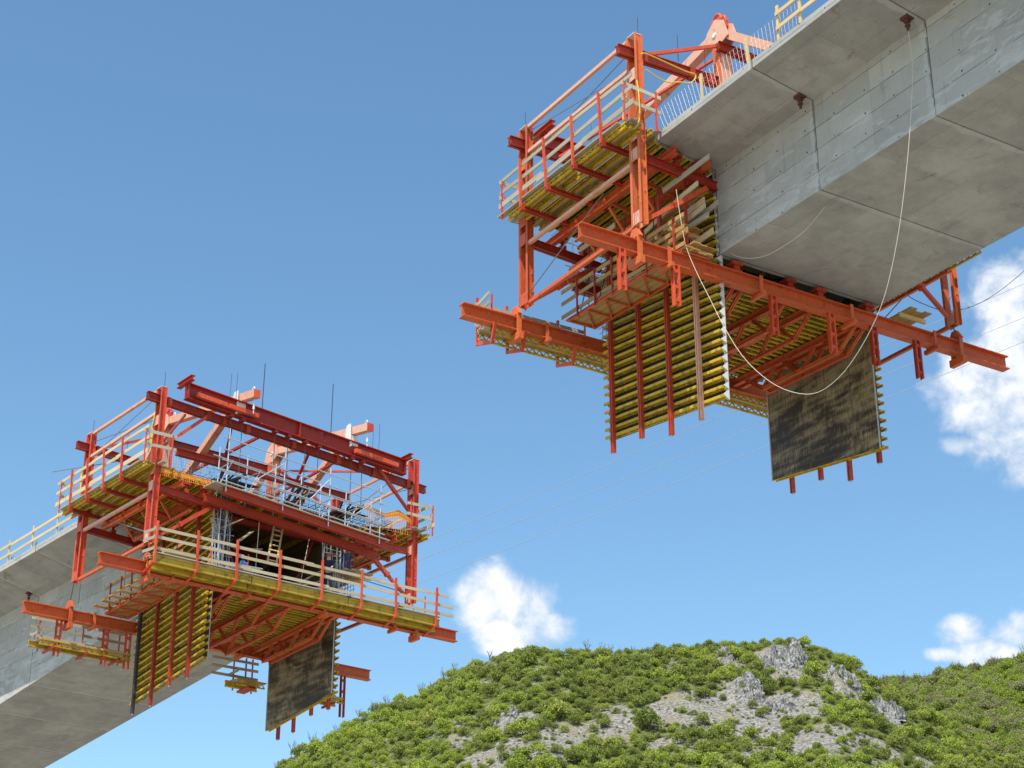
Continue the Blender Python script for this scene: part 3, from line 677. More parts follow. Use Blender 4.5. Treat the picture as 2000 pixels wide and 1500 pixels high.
    # ---- outer web forms, near and far
    for sg, lab in ((-1, P['wall_near']), (1, P['wall_far'])):
        t = thing(F, 'wall_formwork', lab, 'formwork', (3.2, sg*3.45, D-5), 'tall web forms hanging at both sides')
        a0, a1 = (.14, 6.35) if sg < 0 else P['far_span']; zb = lambda a: D-8.72+.122*a; n = 25; zt = D-.80; wo = sg*3.45
        mb = MB(); mb.plate([(a0, wo, zb(a0)), (a1, wo, zb(a1)), (a1, wo, zt), (a0, wo, zt)], .03, (0, 1, 0)); mb.build('plywood', 'oiled', t, F)
        mb = MB(); mb.plate([(a0, wo+sg*.021, zb(a0)), (a1, wo+sg*.021, zb(a1)), (a1, wo+sg*.021, zt), (a0, wo+sg*.021, zt)], .008, (0, 1, 0)); mb.build('gap_shade_sheet', 'gap_shade', t, F)  # added dark sheet standing in for the shade between the ribs
        mb = MB(); mb.bar((a0+.03, wo-sg*.02, zb(a0)), (a0+.03, wo-sg*.02, zt), .04, .06, (0, 1, 0)); mb.bar((a1-.03, wo-sg*.02, zb(a1)), (a1-.03, wo-sg*.02, zt), .04, .06, (0, 1, 0)); mb.each('edge_strip', 'mortar', t, F)
        for k in range(n):
            z = .05 + k*(zt-zb(0)-.2)/(n-1)*.985
            e0, e1 = a0-.05-abs(jit(.03)), a1+.03+abs(jit(.05))
            if zb(e1)+z > zt: e1 = max(a0+1, a0+(zt-zb(0)-z)/.122)
            j0 = jit(.018); mb = MB(); mb.lattice((e0, wo+sg*.135, zb(e0)+z+j0), (e1, wo+sg*.135, zb(e1)+z+j0+jit(.015)), .235, .092, (0, 1, 0), .32); o = mb.build('timber_beam', 'yellow', t, F)
        if sg < 0:
            mb = MB()
            for k in range(n):
                z = .05 + k*(zt-zb(0)-.2)/(n-1)*.985; hh = .10+.05*rnd.random()
                mb.plate([(a0-.13, wo-.05, zb(a0)+z-hh), (a0-.13, wo-.05, zb(a0)+z+hh+.05), (a0-.05, wo-.18-.05*rnd.random(), zb(a0)+z+.03)], .05, (1, 0, 0))
            mb.plate([(a0-.03, wo+.04, zb(a0)-.05), (a0-.03, wo-.07, zb(a0)-.03), (a0-.05, wo-.05, zt), (a0-.05, wo+.04, zt)], .05, (1, 0, 0))
            mb.build('cement_crust', 'mortar', t, F)
        for k, (a, cz) in enumerate(P['soldiers'] if sg < 0 else P['far_sold']):
            mb = MB()
            for s2 in (-.075, .075): mb.chan((a+s2, wo+sg*.32, D+cz), (a+s2, wo+sg*.32, D-.95), .13, .06, .012, (0, 1, 0), 1 if s2 > 0 else -1)
            o = mb.build('soldier', P['solmat'][k] if sg < 0 else 'red', t, F)
            mb = MB()
            for j in range(28):
                c = D+cz+.12+j*.27
                if c < D-1.1: mb.tube([(a+.045, wo+sg*.385, c), (a+.045, wo+sg*.36, c)], .014, 5)
            mb.tube([(a, wo+sg*.32, D+cz-.05), (a, wo+sg*.32, D+cz+.1)], .04, 6)
            mb.build('bolt_row', 'galv', o, F)

    # ---- wing platforms with slab-edge forms, both sides
    for sg, lab in ((-1, P['wing_near']), (1, P['wing_far'])):
        t = thing(F, 'wing_platform', lab, 'platform', (3.2, sg*6.6, D-.4), 'work platforms beside the deck wings')
        sh = P['bsh']; brk = [.78+sh, 2.4+sh, 4.0+sh, 5.6+sh]
        for a in brk:
            mb = MB(); mb.duo((a, sg*7.56, D-.52), (a, sg*5.1, D-.62), .14, .06, .04); mb.box(a-.09, a+.09, sg*7.5-.07, sg*7.5+.07, D-.62, D-.42)
            o = mb.build('bracket', 'red', t, F)
            mb = MB(); mb.bar((a, sg*7.56, D-.5), (a+jit(.03), sg*(7.6+.1*rnd.random()), D+1.38), .07, .075, (0, 1, 0)); mb.build('rail_post', 'bright', o, F)
        bs = [7.36, 7.22, 6.85, 6.45, 6.05, 5.75, 5.4, 5.05, 4.7, 4.35, 4.0, 3.72]
        for b in bs:
            drop = 0 if b > 5.95 else (5.95-b)*.135
            e0, e1 = -.35+P['e0']+jit(.25), 6.75+P['e1']+jit(.3)
            if b < 5.95: e0, e1 = .05+jit(.05), 6.7+jit(.2)
            if sg > 0 and P['shoes'] and 5.9 < b < 6.5: e0 = -2.6
            mb = MB(); mb.lattice((e0, sg*b, D-.33-drop), (e1, sg*b, D-.33-drop), .22, .08); mb.build('timber_beam', 'yellow', t, F)
        if sg > 0 and P['shoes']:
            MB().lattice((-2.05, 6.2, D-1.7), (3.0, 6.2, D-1.7), .24, .08).build('timber_beam', 'yellow', t, F)
            MB().bar((-.6, 6.1, D-1.9), (3.0, 6.1, D-1.9), .12, .12).build('support_angle', 'orange', t, F)
        mb = MB(); mb.plate([(.2, sg*5.92, D-.2), (6.6, sg*5.92, D-.2), (6.6, sg*3.55, D-.53), (.2, sg*3.55, D-.53)], .025, (0, 0, 1)); mb.build('wing_sheet', 'gap_shade', t, F)  # sheet coloured near-black for the shade under the wing
        mb = MB()
        for k in range(6):
            b = sg*(6.15+k*.255); e0, e1 = -.25+P['e0']+jit(.35), 6.9+P['e1']+jit(.35); h = D-.19+jit(.015)
            mb.box(e0, 3.2+jit(.3), b-.115, b+.115, h-.022, h+.022); h += .03; mb.box(3.1, e1, b-.115, b+.115, h-.022, h+.022)
        mb.build('floor_planks', 'plank', t, F)
        for h, w_, in ((.18, .2), (.72, .15), (1.24, .14)):
            mb = MB(); x = -.9+P['e0']
            while x < 6.6:
                L_ = 2.3+rnd.random()*1.2; mb.bar((x, sg*(7.50-.03*rnd.random()), D+h+jit(.05)), (min(x+L_+.3, 7.2+P['e1']), sg*(7.50-.03*rnd.random()), D+h+jit(.06)), .03, w_); x += L_
            mb.each('guard_board', P['board'], t, F)
        for a, s2 in ((-.45+P['e0'], -1), (7.0+P['e1'], 1)):
            o = MB().bar((a, sg*6.25, D-.3), (a, sg*6.25, D+1.2), .06, .06).build('rail_post', 'bright', t, F)
            mb = MB()
            for h in (.5, 1.1): mb.bar((a, sg*7.6, D+h), (a, sg*6.05, D+h+jit(.08)), .03, .14)
            mb.each('guard_board', 'plankx', t, F)
            MB().bar((a, sg*7.5, D-.3), (a, sg*7.5, D+1.2), .06, .06).build('rail_post', 'bright', t, F)

    # ---- front bottom platform
    t = thing(F, 'front_platform', P['fp'], 'platform', (7.35, 0, bf-.1), 'low front platforms')
    b0, b1 = P['fpb']; dz = -.02 if P['full'] else -.62
    for a, z in ((7.74, -.02), (7.36, -.02), (7.42, -.2)) if P['full'] else ((7.74, 0), (7.05, 0)):
        mb = MB()
        for e0, e1 in ((b0, -2.4), (-2.35, 2.5), (2.55, b1)):
            if e1 > e0 and P['full'] and a != 7.36:
                mb.ibeam((a+jit(.01), e0, bf+dz+z), (a+jit(.01), e1, bf+dz+z+jit(.03)), .33, .13, .06, .045)
                for k in range(int((e1-e0)/.42)): mb.tube([(a+.024, e0+.2+k*.42, bf+dz+z), (a+.03, e0+.2+k*.42, bf+dz+z)], .022, 6)
            elif e1 > e0: mb.lattice((a, e0, bf+dz+z+.02), (a, e1, bf+dz+z+jit(.02)), .27, .09, pitch=.28)
        mb.build('timber_beam', 'yellow', t, F)
    if P['full']: MB().box(7.12, 7.16, b0, b1, bf+dz-.36, bf+dz-.1).build('rear_board', 'yellow', t, F)
    mb = MB()
    for k in range(4):
        for e0, e1 in ((b0, -2), (-1.9, 2.6), (2.5, b1)): mb.box(7.15+k*.19, 7.32+k*.19, e0+jit(.1), e1+jit(.1), bf+dz+.17+.01*k, bf+dz+.21+.01*k)
    mb.build('floor_planks', 'plankx', t, F)
    for b in [-7.05, -5.08, -3.2, -1.1, 1.06, 3.12, 5.0, 7.22] if P['full'] else [-7.85, -6.65, -4.6, 4.9]:
        mb = MB(); mb.bar((7.9, b, bf+dz-.2), (6.98, b, bf+dz-.50), .10, .10); mb.bar((6.98, b, bf+dz-.55), (6.98, b, bf-.5), .1, .1) if P['full'] else mb.bar((6.75, b, bf-.5), (6.98, b, bf+dz-.55), .1, .1); o = mb.build('bracket', 'bright', t, F)
        mb = MB(); mb.bar((7.9, b, bf+dz-.26), (7.9, b+jit(.04), bf+dz+1.55), .085, .085); mb.build('rail_post', 'bright', o, F)
    for h in (.42, .86, 1.28):
        mb = MB()
        x = b0-.1
        while x < b1:
            L_ = 3.4+rnd.random(); y1 = min(x+L_+.4, b1+.75)
            mb.bar((7.82-.03*rnd.random(), x, bf+dz+h+jit(.05)), (7.82-.03*rnd.random(), y1, bf+dz+h+jit(.07)), .035, .13); x += L_
            if not P['full'] and x > -4: break
        mb.each('guard_board', P['boardx'], t, F)
    mb = MB()
    for h in (.42, .9, 1.25): mb.bar((7.85, b0, bf+dz+h), (6.9, b0-.1, bf+dz+h+.05), .03, .13)
    mb.each('guard_board', 'plank', t, F)
    for b in (b0+.1, -4, -2.2, b1-.3):
        MB().bar((7.05, b, bf+dz), (7.05, b, bf+dz+1.35), .05, .05).build('rail_post', 'bright', t, F)

    # ---- inspection walkway along the near web
    t = thing(F, 'walkway', P['walk'], 'walkway', (3, -4.7, br+.1), 'plank walkways beside the web forms')
    zz = lambda a: br + (bf-br)*a/7.0 + .07
    x0, x1 = P['wk']
    mb = MB()
    for b in (-5.25, -4.15): mb.chan((x0, b, zz(x0)), (x1, b, zz(x1)), .11, .06, .012)
    n = 6
    for k in range(n+1):
        a = x0+(x1-x0)*k/n; mb.bar((a, -5.2, zz(a)), (a, -4.2, zz(a)), .06, .06)
        if k < n:
            e = x0+(x1-x0)*(k+1)/n; mb.bar((a, -5.2, zz(a)), (e, -4.2, zz(e)), .05, .05)
    mb.build('steel_frame', 'orange', t, F)
    mb = MB()
    for k in range(4):
        b = -5.12+k*.29; mb.bar((x0-.1+jit(.15), b, zz(x0)+.09), (x1+.1+jit(.15), b, zz(x1)+.09), .26, .04)
    mb.build('floor_planks', 'sill', t, F)
    for a in P['wposts']:
        MB().bar((a, -5.32, zz(a)-.08), (a+jit(.04), -5.34, zz(a)+1.32), .05, .05).build('rail_post', 'red', t, F)
    for h in (.25, .8, 1.2):
        mb = MB(); mb.bar((x0-.2, -5.28, zz(x0)+h+jit(.05)), ((x0+x1)/2+.4, -5.28, zz(3)+h), .03, .14); mb.bar(((x0+x1)/2-.3, -5.26, zz(3)+h+.03), (x1+.4, -5.26, zz(x1)+h+jit(.05)), .03, .14); mb.each('guard_board', 'sill', t, F)
    if P['steps']:
        for k in range(6):
            a = .4+k*.75; mb = MB(); mb.box(a-.15, a+.15, -5.95, -4.9, zz(a)+.2, zz(a)+.25); mb.build('tread', 'sill', t, F)

    # ---- roof form inside the box and front working platform with scaffold rail
    t = thing(F, 'deck_formwork', 'dark deck slab form under the fresh top slab of the ' + W, 'formwork', (3.3, 0, D-.6), 'inner deck forms')
    mb = MB(); mb.box(.17, 6.5, -3.42, 3.42, D-.55, D-.51); mb.build('deck_sheet', 'ply', t, F)
    mb = MB()
    for b in (-2.4, -1.2, 0, 1.2, 2.4): mb.bar((.3, b, D-.68), (6.5, b, D-.68), .08, .22)
    mb.build('joist', 'yellow', t, F)
    for a in (1.2, 4.8):
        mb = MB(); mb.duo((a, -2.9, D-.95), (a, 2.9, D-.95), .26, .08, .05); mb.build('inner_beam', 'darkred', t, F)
        mb = MB(); mb.bar((a, -2.4, D-1.1), (a, -1.4, br+1.3), .1, .1); mb.bar((a, 2.4, D-1.1), (a, 1.4, br+1.3), .1, .1); mb.build('inner_prop', 'red', t, F)
    for sg in (-1, 1):
        mb = MB(); mb.box(.3, 6.0, sg*2.92-.02, sg*2.92+.02, br+1.2, D-.75)
        mb.build('inner_wall_sheet', 'ply', t, F)

    lc, rc = P['mid']
    t = thing(F, 'scaffold_platform', P['scaf'], 'scaffold', (7.2, 0, D-1), 'front scaffold platforms')
    zc = lambda b: lc+(rc-lc)*(b+4.4)/8.8
    for a, dz2, e in ((7.62, -.17, -3.95), (7.0, -.50, -4.5)):
        mb = MB(); mb.duo((a, e, zc(e)+dz2), (a, 4.5, zc(4.5)+dz2), .34, .11, .05, .016); mb.build('bearer', 'red', t, F)
    mb = MB()
    for k in range(5):
        b = -4.5
        while b < 4.4:
            L_ = 2.2+rnd.random(); e = min(b+L_, 4.6); mb.bar((6.95+k*.2, b, zc(b)+.02+.02*(k % 2)+jit(.015)), (6.95+k*.2, e, zc(e)+.03+jit(.015)), .19, .045); b += L_
    mb.build('floor_planks', 'plankx', t, F)
    rows = ((7.75, 1), (6.98, .8))
    pb = P['sposts']
    for a, s2 in rows:
        for b in (pb[::2] if a > 7.5 else pb):
            c0 = zc(b)-.25
            MB().tube([(a, b, c0), (a, b+.02, c0+.4+2.45*s2+jit(.1))], .03, 7).build('standard_tube', 'galv', t, F)
        mb = MB()
        for h in ((.22, .7, 1.15, 1.65, 2.2) if a > 7.5 else (.4, 1.0, 1.6)):
            mb.tube([(a+.04, pb[0]-.3, zc(pb[0])+h), (a+.04, pb[-1]+.25, zc(pb[-1])+h)], .026, 6)
        mb.each('ledger_tube', 'galv', t, F)
    mb = MB()
    for i in range(len(pb)-1):
        b, e = pb[i], pb[i+1]
        mb.tube([(6.95, b, zc(b)+.1), (6.95, b+(e-b)*.5, zc(b)+1.6)], .022, 6); mb.tube([(7.8, e-.1, zc(e)+1.9), (7.8, b+.05, zc(b)+.75)], .022, 6) if i % 2 else None
    for b in pb: mb.tube([(6.9, b, zc(b)+1.0), (7.85, b, zc(b)+1.0)], .024, 6)
    mb.each('brace_tube', 'galv', t, F)

    # ---- reinforcement sticking out of the slab and the webs
    t = thing(F, 'reinforcement_cage', 'dark reinforcing bars standing out of the new concrete in the ' + W, 'rebar', (3, 0, D-.2), 'reinforcement cages')
    mb = MB()
    for b in np.arange(-5.4, 5.5, .18):
        for c in (D-.06, D-.30): mb.tube([(.1, b, c), (6.3+rnd.random()*.9, b+jit(.05), c+jit(.05))], .012, 4)
    for a in np.arange(.5, 6.6, .35): mb.tube([(a, -5.5, D-.03), (a, 5.5, D-.03)], .012, 4)
    for k in range(26):
        b = rnd.uniform(-5.0, 5.0); a = rnd.uniform(3, 6.5); mb.tube([(a, b, D-.05), (a+.1, b+jit(.1), D+.35+rnd.random()*.25)], .011, 4)
    mb.build('deck_bars', 'rebar', t, F)
    mb = MB()
    for sg in (-1, 1):
        for w2 in (3.36, 3.05):
            for a in np.arange(.5, 6.9, .22): mb.tube([(a, sg*w2, br+.3), (a+jit(.04), sg*w2, D-.1)], .012, 4)
            for c in np.arange(br+.4, D-.6, .22): mb.tube([(.1, sg*w2, c), (6.8+rnd.random()*.4, sg*w2, c+jit(.03))], .012, 4)
    mb.build('web_bars', 'rebar', t, F)
    mb = MB()
    for b, a in ((-3.2, 6.2), (3.3, 6.0), (.6, 6.4)):
        for k in range(7): mb.tube([(a-1.6+rnd.random()*.4, b+jit(.55), D+.05+k*.03), (a+.9, b+jit(.7), D+.12+k*.05+jit(.1))], .045, 6)
    mb.box(4.6, 6.3, -3.7, -2.2, D+.02, D+.10)
    mb.build('duct_bundle', 'dark', t, F)
    return T

HR = [(-7.55, 1.42), (-5.5, 1.4), (-1.6, 1.42), (.85, 1.42), (2.7, 1.38), (4.66, 1.42)]
PR = dict(far_sold=[(1.2, -8.95), (2.65, -9.1), (4.1, -8.6), (5.6, -8.6)], far_span=(.72, 6.26), board='plank', boardx='plankx', hoist=[], w='upper right traveller', label='big red and orange steel form traveller on the near bridge end, upper right', colmat='orange', lit=0.0,
    xr=(R_D+2.68, R_D+3.35), xf=(R_D+2.72, R_D+2.95), g=(R_D+3.75, R_D+3.75), dx=.0, br=26.98, bf=27.25, shoes=True,
    lbr='longest orange I-beam right under the near girder soffit, six posts hanging below', lbf='orange I-beam poking out left of the upper traveller behind the yellow form',
    hang_r=HR, hang_f=[], wall_near='tall yellow ribbed form with red posts, hanging below the near girder end', wall_far='dark oil-stained form panel hanging under the upper traveller',
    soldiers=[(1.08, -9.15), (2.63, -9.12), (4.22, -8.66), (5.83, -8.62)], solmat=['salmon', 'red', 'red', 'red'],  # salmon on the rearmost soldier paints in the sunlight it catches
    wing_near='yellow ribbed platform with weathered guard boards, top left of the upper traveller', wing_far='platform mostly hidden behind the near girder, far right', bsh=0.0, e0=0.0, e1=-.1,
    fp='narrow yellow lattice platform hung below the left end of the upper orange beam', full=False, fpb=(-7.9, 5.0),
    walk='plank walkway over a lattice frame on the near side of the upper traveller', wk=(-.2, 6.2), wposts=[5.55, 4.5, 3.5, 1.6, .1], steps=False,
    mid=(R_D-1.52, R_D-1.62), scaf='grey tube scaffold seen through the columns of the upper traveller', sposts=[-4.0, -2.2, 0.0, 2.0, 4.1])
PL = dict(far_sold=[(.45, -9.2), (1.75, -9.1), (3.2, -8.6), (4.6, -8.6)], far_span=(-.12, 5.4), board='palewood', boardx='palewoodx', hoist=[6.25, -.35], w='lower left traveller', label='red form traveller seen from its open front on the far bridge end, lower left', colmat='bright', lit=6.6,
    xr=(L_D+2.75, L_D+2.1), xf=(L_D+2.93, L_D+2.1), g=(L_D+3.8, L_D+3.1), dx=.0, br=23.5, bf=23.86, shoes=False,
    lbr='orange I-beam whose ends poke out low on both sides of the lower traveller', lbf='orange I-beam behind the long yellow front platform',
    hang_r=[(-7.25, 1.6), (-5.0, 1.6), (-3.9, 1.6), (5.6, 1.5), (7.6, 2.0)], hang_f=[], wall_near='yellow ribbed form panel hanging in front of the far girder side', wall_far='dark oil-stained form panel hanging under the lower traveller',
    soldiers=[(.62, -9.2), (2.22, -9.15), (3.8, -8.6), (5.32, -8.58)], solmat=['dark', 'red', 'red', 'red'],
    wing_near='yellow ribbed platform with pale guard boards on the left of the lower traveller', wing_far='yellow ribbed platform at the right end of the lower traveller', bsh=-.45, e0=-.45, e1=.1,
    fp='long yellow platform across the front of the lower traveller, with red posts and pale boards', full=True, fpb=(-7.0, 7.5),
    walk='stepped plank walkway beside the yellow form of the lower traveller', wk=(.2, 6.5), wposts=[.6, 1.6, 2.6, 3.6, 4.6, 5.6], steps=True,
    mid=(27.75, 27.08), scaf='bright grey tube scaffold across the front of the lower traveller', sposts=[-3.9, -2.5, -1.05, .3, 1.33, 2.7, 4.08])
traveller(RF, R_D, PR)
traveller(LF, L_D, PL)

# ------------------------------------------------------------------ loose things on and around the travellers
def rope(F, name, pts, r, m, label, cat, group=None, sub=3):
    P = [V(p) for p in pts]; Q = []
    for i in range(len(P)-1):
        p0, p1, p2, p3 = P[max(i-1, 0)], P[i], P[i+1], P[min(i+2, len(P)-1)]
        for k in range(sub):
            x = k/sub
            Q.append(.5*((2*p1)+(p2-p0)*x+(2*p0-5*p1+4*p2-p3)*x*x+(3*p1-p0-3*p2+p3)*x**3))
    Q.append(P[-1])
    return solo(F, name, MB().tube(Q, r, 6), m, label, cat, tuple(P[0]), group)
rope(RF, 'rope', [(-9.45, -4.05, 30.3), (-9.5, -4.07, 29.11), (-9.3, -4.14, 27.47), (-9.0, -4.22, 25.84), (-8.6, -4.29, 24.25), (-8.18, -4.36, 23.0), (-7.74, -4.43, 22.08), (-7.11, -4.51, 21.31), (-6.3, -4.58, 20.69), (-5.51, -4.65, 20.43), (-4.84, -4.72, 20.51), (-3.98, -4.79, 20.98), (-3.21, -4.87, 21.66), (-2.44, -4.94, 22.6), (-1.78, -5.01, 23.78), (-1.21, -5.08, 25.03), (-0.74, -5.16, 26.11), (-0.38, -5.23, 27.15), (-0.24, -5.3, 28.3), (-.1, -5.3, 29.3)], .010, 'rope', 'long white rope sagging in a loop below the near girder end', 'rope')
rope(RF, 'cable', [(.2, -3.62, 28.2), (-.41, -3.3, 27.34), (-1.36, -3.1, 26.9), (-2.3, -3.0, 26.85), (-3.3, -2.9, 27.0), (-4.2, -2.85, 27.4)], .009, 'rope', 'thin pale cord drooping just under the near girder soffit', 'cable')
rope(RF, 'cable', [(-.2, 3.6, 28.5), (0, 4.55, 28.27), (0, 5.24, 28.12), (0, 6.45, 28.13), (0, 7.76, 28.68), (0, 9.17, 29.63), (0, 11.0, 31.2), (0, 13, 33.2)], .016, 'wire', 'dark sagging cable in front of the cloud at the right border', 'cable')
rope(RF, 'hose', [(-.3, -6.67, 33.83), (-.3, -6.48, 33.93), (-.25, -5.86, 33.95), (-.25, -4.82, 33.87), (-.25, -4.39, 33.88), (-.25, -4.6, 33.5), (-.25, -5.05, 33.36), (-.25, -5.68, 33.16), (-.25, -6.45, 33.35)], .022, 'hose', 'yellow hose looped along the top crossbeam of the upper traveller', 'hose', 'yellow hoses on the upper traveller')
rope(RF, 'hose', [(-.36, -6.9, 32.7), (-.5, -6.95, 32.0), (-.5, -6.95, 31.3), (-.45, -7.0, 30.95), (-.2, -7.05, 30.9), (.2, -7.05, 31.2), (.3, -7.0, 31.8), (.1, -6.95, 32.5)], .022, 'hose', 'yellow hose hanging in a loop beside the tall near column of the upper traveller', 'hose', 'yellow hoses on the upper traveller')
rope(LF, 'hose', [(6.5, -6.9, 31.3), (6.6, -6.95, 30.6), (6.5, -7.0, 29.8), (6.4, -6.95, 29.2), (6.2, -6.9, 29.0)], .022, 'hose', 'pale hose hanging down the left front column of the lower traveller', 'hose')
rope(RF, 'hanging_line', [(-.1, -6.98, 30.9), (-.1, -7.0, 29.0), (-.1, -6.98, 27.5)], .008, 'bar', 'thin line hanging beside the near column of the upper traveller', 'line')
solo(LF, 'bar', MB().tube([(0, -8.4, 29.63), (0, -5.2, 30.95)], .018, 5), 'wire', 'thin bar sticking out left of the lower traveller', 'bar', (0, -8.4, 29.63))
# ladders
def ladder(F, p, q, side, w, n, m, label, mr=None):
    p, q, s = V(p), V(q), V(side).normalized()*w/2
    t = thing(F, 'ladder', label, 'ladder', tuple(p))
    for k in (-1, 1): MB().bar(p+s*k, q+s*k, .045, .08, s).build('ladder_rail', m, t, F)
    for i in range(n):
        c = p.lerp(q, (i+.6)/n); MB().bar(c-s, c+s, .04, .05, (q-p)).build('rung', mr or m, t, F)
    return t
ladder(LF, (6.6, -.75, 25.2), (5.4, .22, 27.6), (0, 1, 0), .46, 8, 'newwood', 'wooden ladder leaning in the dark opening of the lower traveller')
ladder(RF, (6.3, -4.1, 28.2), (1.4, -4.1, 27.75), (0, .05, 1), .34, 16, 'dark', 'dark ladder lying on edge behind the rail of the upper walkway', 'galv')
# small stages and timber
def stage(F, a0, a1, b0, b1, c, label, m='plank', group=None):
    t = thing(F, 'plank_stage', label, 'platform', (a0, b0, c), group)
    mb = MB(); n = max(2, int(abs(b1-b0)/.26)); s = (b1-b0)/n
    for k in range(n): mb.box(a0-abs(jit(.2)), a1+abs(jit(.2)), b0+k*s+.01, b0+(k+1)*s-.01, c-.025+jit(.008), c+.02)
    mb.build('planks', m, t, F)
    for a in (a0+.3, a1-.3): MB().bar((a, b0-.1, c-.1), (a, b1+.1, c-.1), .1, .14).build('joist', 'newwood', t, F)
stage(LF, 5.75, 7.0, 2.75, 4.3, 25.62, 'plank stage on which the workman in blue trousers stands')
stage(RF, .2, 1.5, -5.1, -4.05, 28.3, 'stack of planks between the walkway and the near web form', 'sill')
stage(RF, -.3, 1.2, -4.9, -4.0, 27.42, 'plank stage at the end of the upper walkway', 'sill')
stage(RF, -.3, 1.0, 4.2, 5.2, 27.5, 'small dark plank stage beyond the soffit on the far right', 'sill')
mb = MB()
for k in range(5): mb.bar((7.3+.07*k, -6.3+jit(.1), 24.32+.06*(k % 2)), (7.35+.07*k, -4.9+jit(.1), 24.33+.06*(k % 2)), .12, .12)
solo(LF, 'timber_pile', mb, 'newwood', 'pale timber offcuts stacked at the left end of the yellow front platform', 'timber', (7.4, -5.6, 24.3))
mb = MB(); mb.box(7.3, 7.6, -3.4, -2.2, 24.22, 24.34)
for k in range(5): mb.tube([(7.3+.1*k, -3.6+jit(.2), 24.38+jit(.03)), (7.35+.1*k, -2.0+jit(.2), 24.4+jit(.03))], .03, 6)
solo(LF, 'tube_bundle', mb, 'galv', 'grey tubes lying on the yellow front platform', 'tubes', (7.4, -2.8, 24.2))
mb = MB(); rr = random.Random(3); ring = []
for j in range(4):
    for k in range(8): ring.append((7.6+.17*math.cos(k*.785)*(1-.2*j)+rr.uniform(-.04, .04), -2.75+.26*math.sin(k*.785)*(1-.2*j)+rr.uniform(-.04, .04), 24.36+.09*j+rr.uniform(-.03, .03)))
mb.add(ring, [(j*8+k, j*8+(k+1) % 8, j*8+8+(k+1) % 8, j*8+8+k) for j in range(3) for k in range(8)]+[tuple(range(24, 32))])
solo(LF, 'sheet_bundle', mb, 'bluebag', 'crumpled blue sheet on the yellow front platform', 'sheet', (7.6, -2.75, 24.35))
net(LF, 'safety_net', [((6.75, -6.5, 27.9), (6.75, -6.5, 28.22)), ((6.75, -4.1, 27.9), (6.75, -4.1, 28.22))], 'orange net strip at the left front column of the lower traveller', 'net', 'mesh_or', .09, .012, 'orange nets', .3)
net(LF, 'safety_net', [((6.75, 4.0, 28.05), (6.75, 4.0, 29.0)), ((6.75, 5.0, 28.05), (6.75, 5.0, 28.8)), ((6.75, 5.8, 28.05), (6.75, 5.8, 29.15)), ((6.75, 6.6, 28.05), (6.75, 6.6, 28.85))], 'sagging orange net at the right front column of the lower traveller', 'net', 'mesh_or', .12, .010, 'orange nets', .72)
net(LF, 'safety_net', [((3.0, -4.3, L_D+1.4), (3.0, -4.3, L_D+2.25)), ((3.0, -1.9, L_D+1.5), (3.0, -1.9, L_D+2.3))], 'pale net with an orange hem inside the lower traveller', 'net', 'mesh_white', .12, .007, 'orange nets')
# hanging low platform on both sides of the far rear beam
def low_platform(F, b0, b1, c, label, rails):
    t = thing(F, 'low_platform', label, 'platform', (-.4, (b0+b1)/2, c), 'hanging platforms under the lower traveller')
    MB().lattice((-.05, b0, c), (-.05, b1, c), .27, .09, pitch=.28).build('timber_beam', 'yellow', t, F)
    MB().ibeam((-.75, b0-.2, c+.03), (-.75, b1, c+.03), .30, .12, .06, .04).build('timber_beam', 'yellow', t, F)
    mb = MB()
    for k in range(4): mb.box(-.8+k*.2, -.62+k*.2, b0+jit(.1), b1+jit(.1), c+.14, c+.18)
    mb.build('floor_planks', 'plankx', t, F)
    for b in (b0+.6, (b0+b1)/2, b1-.6): MB().bar((.1, b, c-.18), (-.95, b, c-.22), .1, .1).build('bracket', 'red', t, F)
    for b in (b0+.3, (b0+b1)/2+.2, b1-.2): MB().bar((-.9, b, c-.2), (-.9, b, c+1.45), .06, .06).build('rail_post', 'bright', t, F)
    for h in (.45, .85, 1.25): MB().bar((-.86, b0-rails, c+h+jit(.03)), (-.86, b1+.1, c+h+jit(.05)), .03, .13).build('guard_board', 'plankx', t, F)
    for h in (.5, 1.2): MB().bar((-.9, b0+.05, c+h), (0, b0+.05, c+h+.05), .03, .12).build('guard_board', 'plank', t, F)
low_platform(LF, -8.1, -3.75, 21.9, 'yellow hanging platform with pale rails below the left orange beam end', .1)
low_platform(LF, 1.7, 3.2, 21.75, 'yellow hanging platform seen left of the lower dark panel', .9)
low_platform(LF, 4.2, 7.6, 21.75, 'yellow hanging platform peeking out right of the lower dark panel', 0)
# loose boards and gear in the open end of the far traveller
def loose(F, name, mb, m, label, cat, org, group=None): return solo(F, name, mb, m, label, cat, org, group)
for k, (p_, q_, m_) in enumerate((((6.6, -3.3, 26.3), (6.3, -2.2, 27.0), 'palewood'), ((6.5, -2.4, 25.9), (6.2, -1.6, 26.6), 'palewood'), ((6.4, -3.0, 25.2), (6.7, -3.9, 26.6), 'plank'), ((6.6, -2.6, 25.5), (6.4, -1.2, 25.8), 'plank'), ((5.6, 1.2, 24.9), (6.4, 2.7, 26.0), 'plank'), ((5.9, .9, 24.6), (6.3, 2.6, 25.3), 'palewood'))):
    loose(LF, 'loose_board', MB().bar(p_, q_, .22, .04), m_, 'loose board leaning in the dark opening of the lower traveller', 'board', p_, 'loose boards in the opening')
mb = MB()
for k in range(9):
    b = -3.75+k*.10; mb.tube([(6.7+jit(.2), b+jit(.08), 24.4), (6.6+jit(.2), b+jit(.15), 27.0+jit(.4))], .022+.02*(k % 3 == 0), 6)
for k in range(7): mb.tube([(6.7, -3.9, 24.6+k*.33), (6.6, -2.9+jit(.3), 24.65+k*.33+jit(.1))], .02, 5)
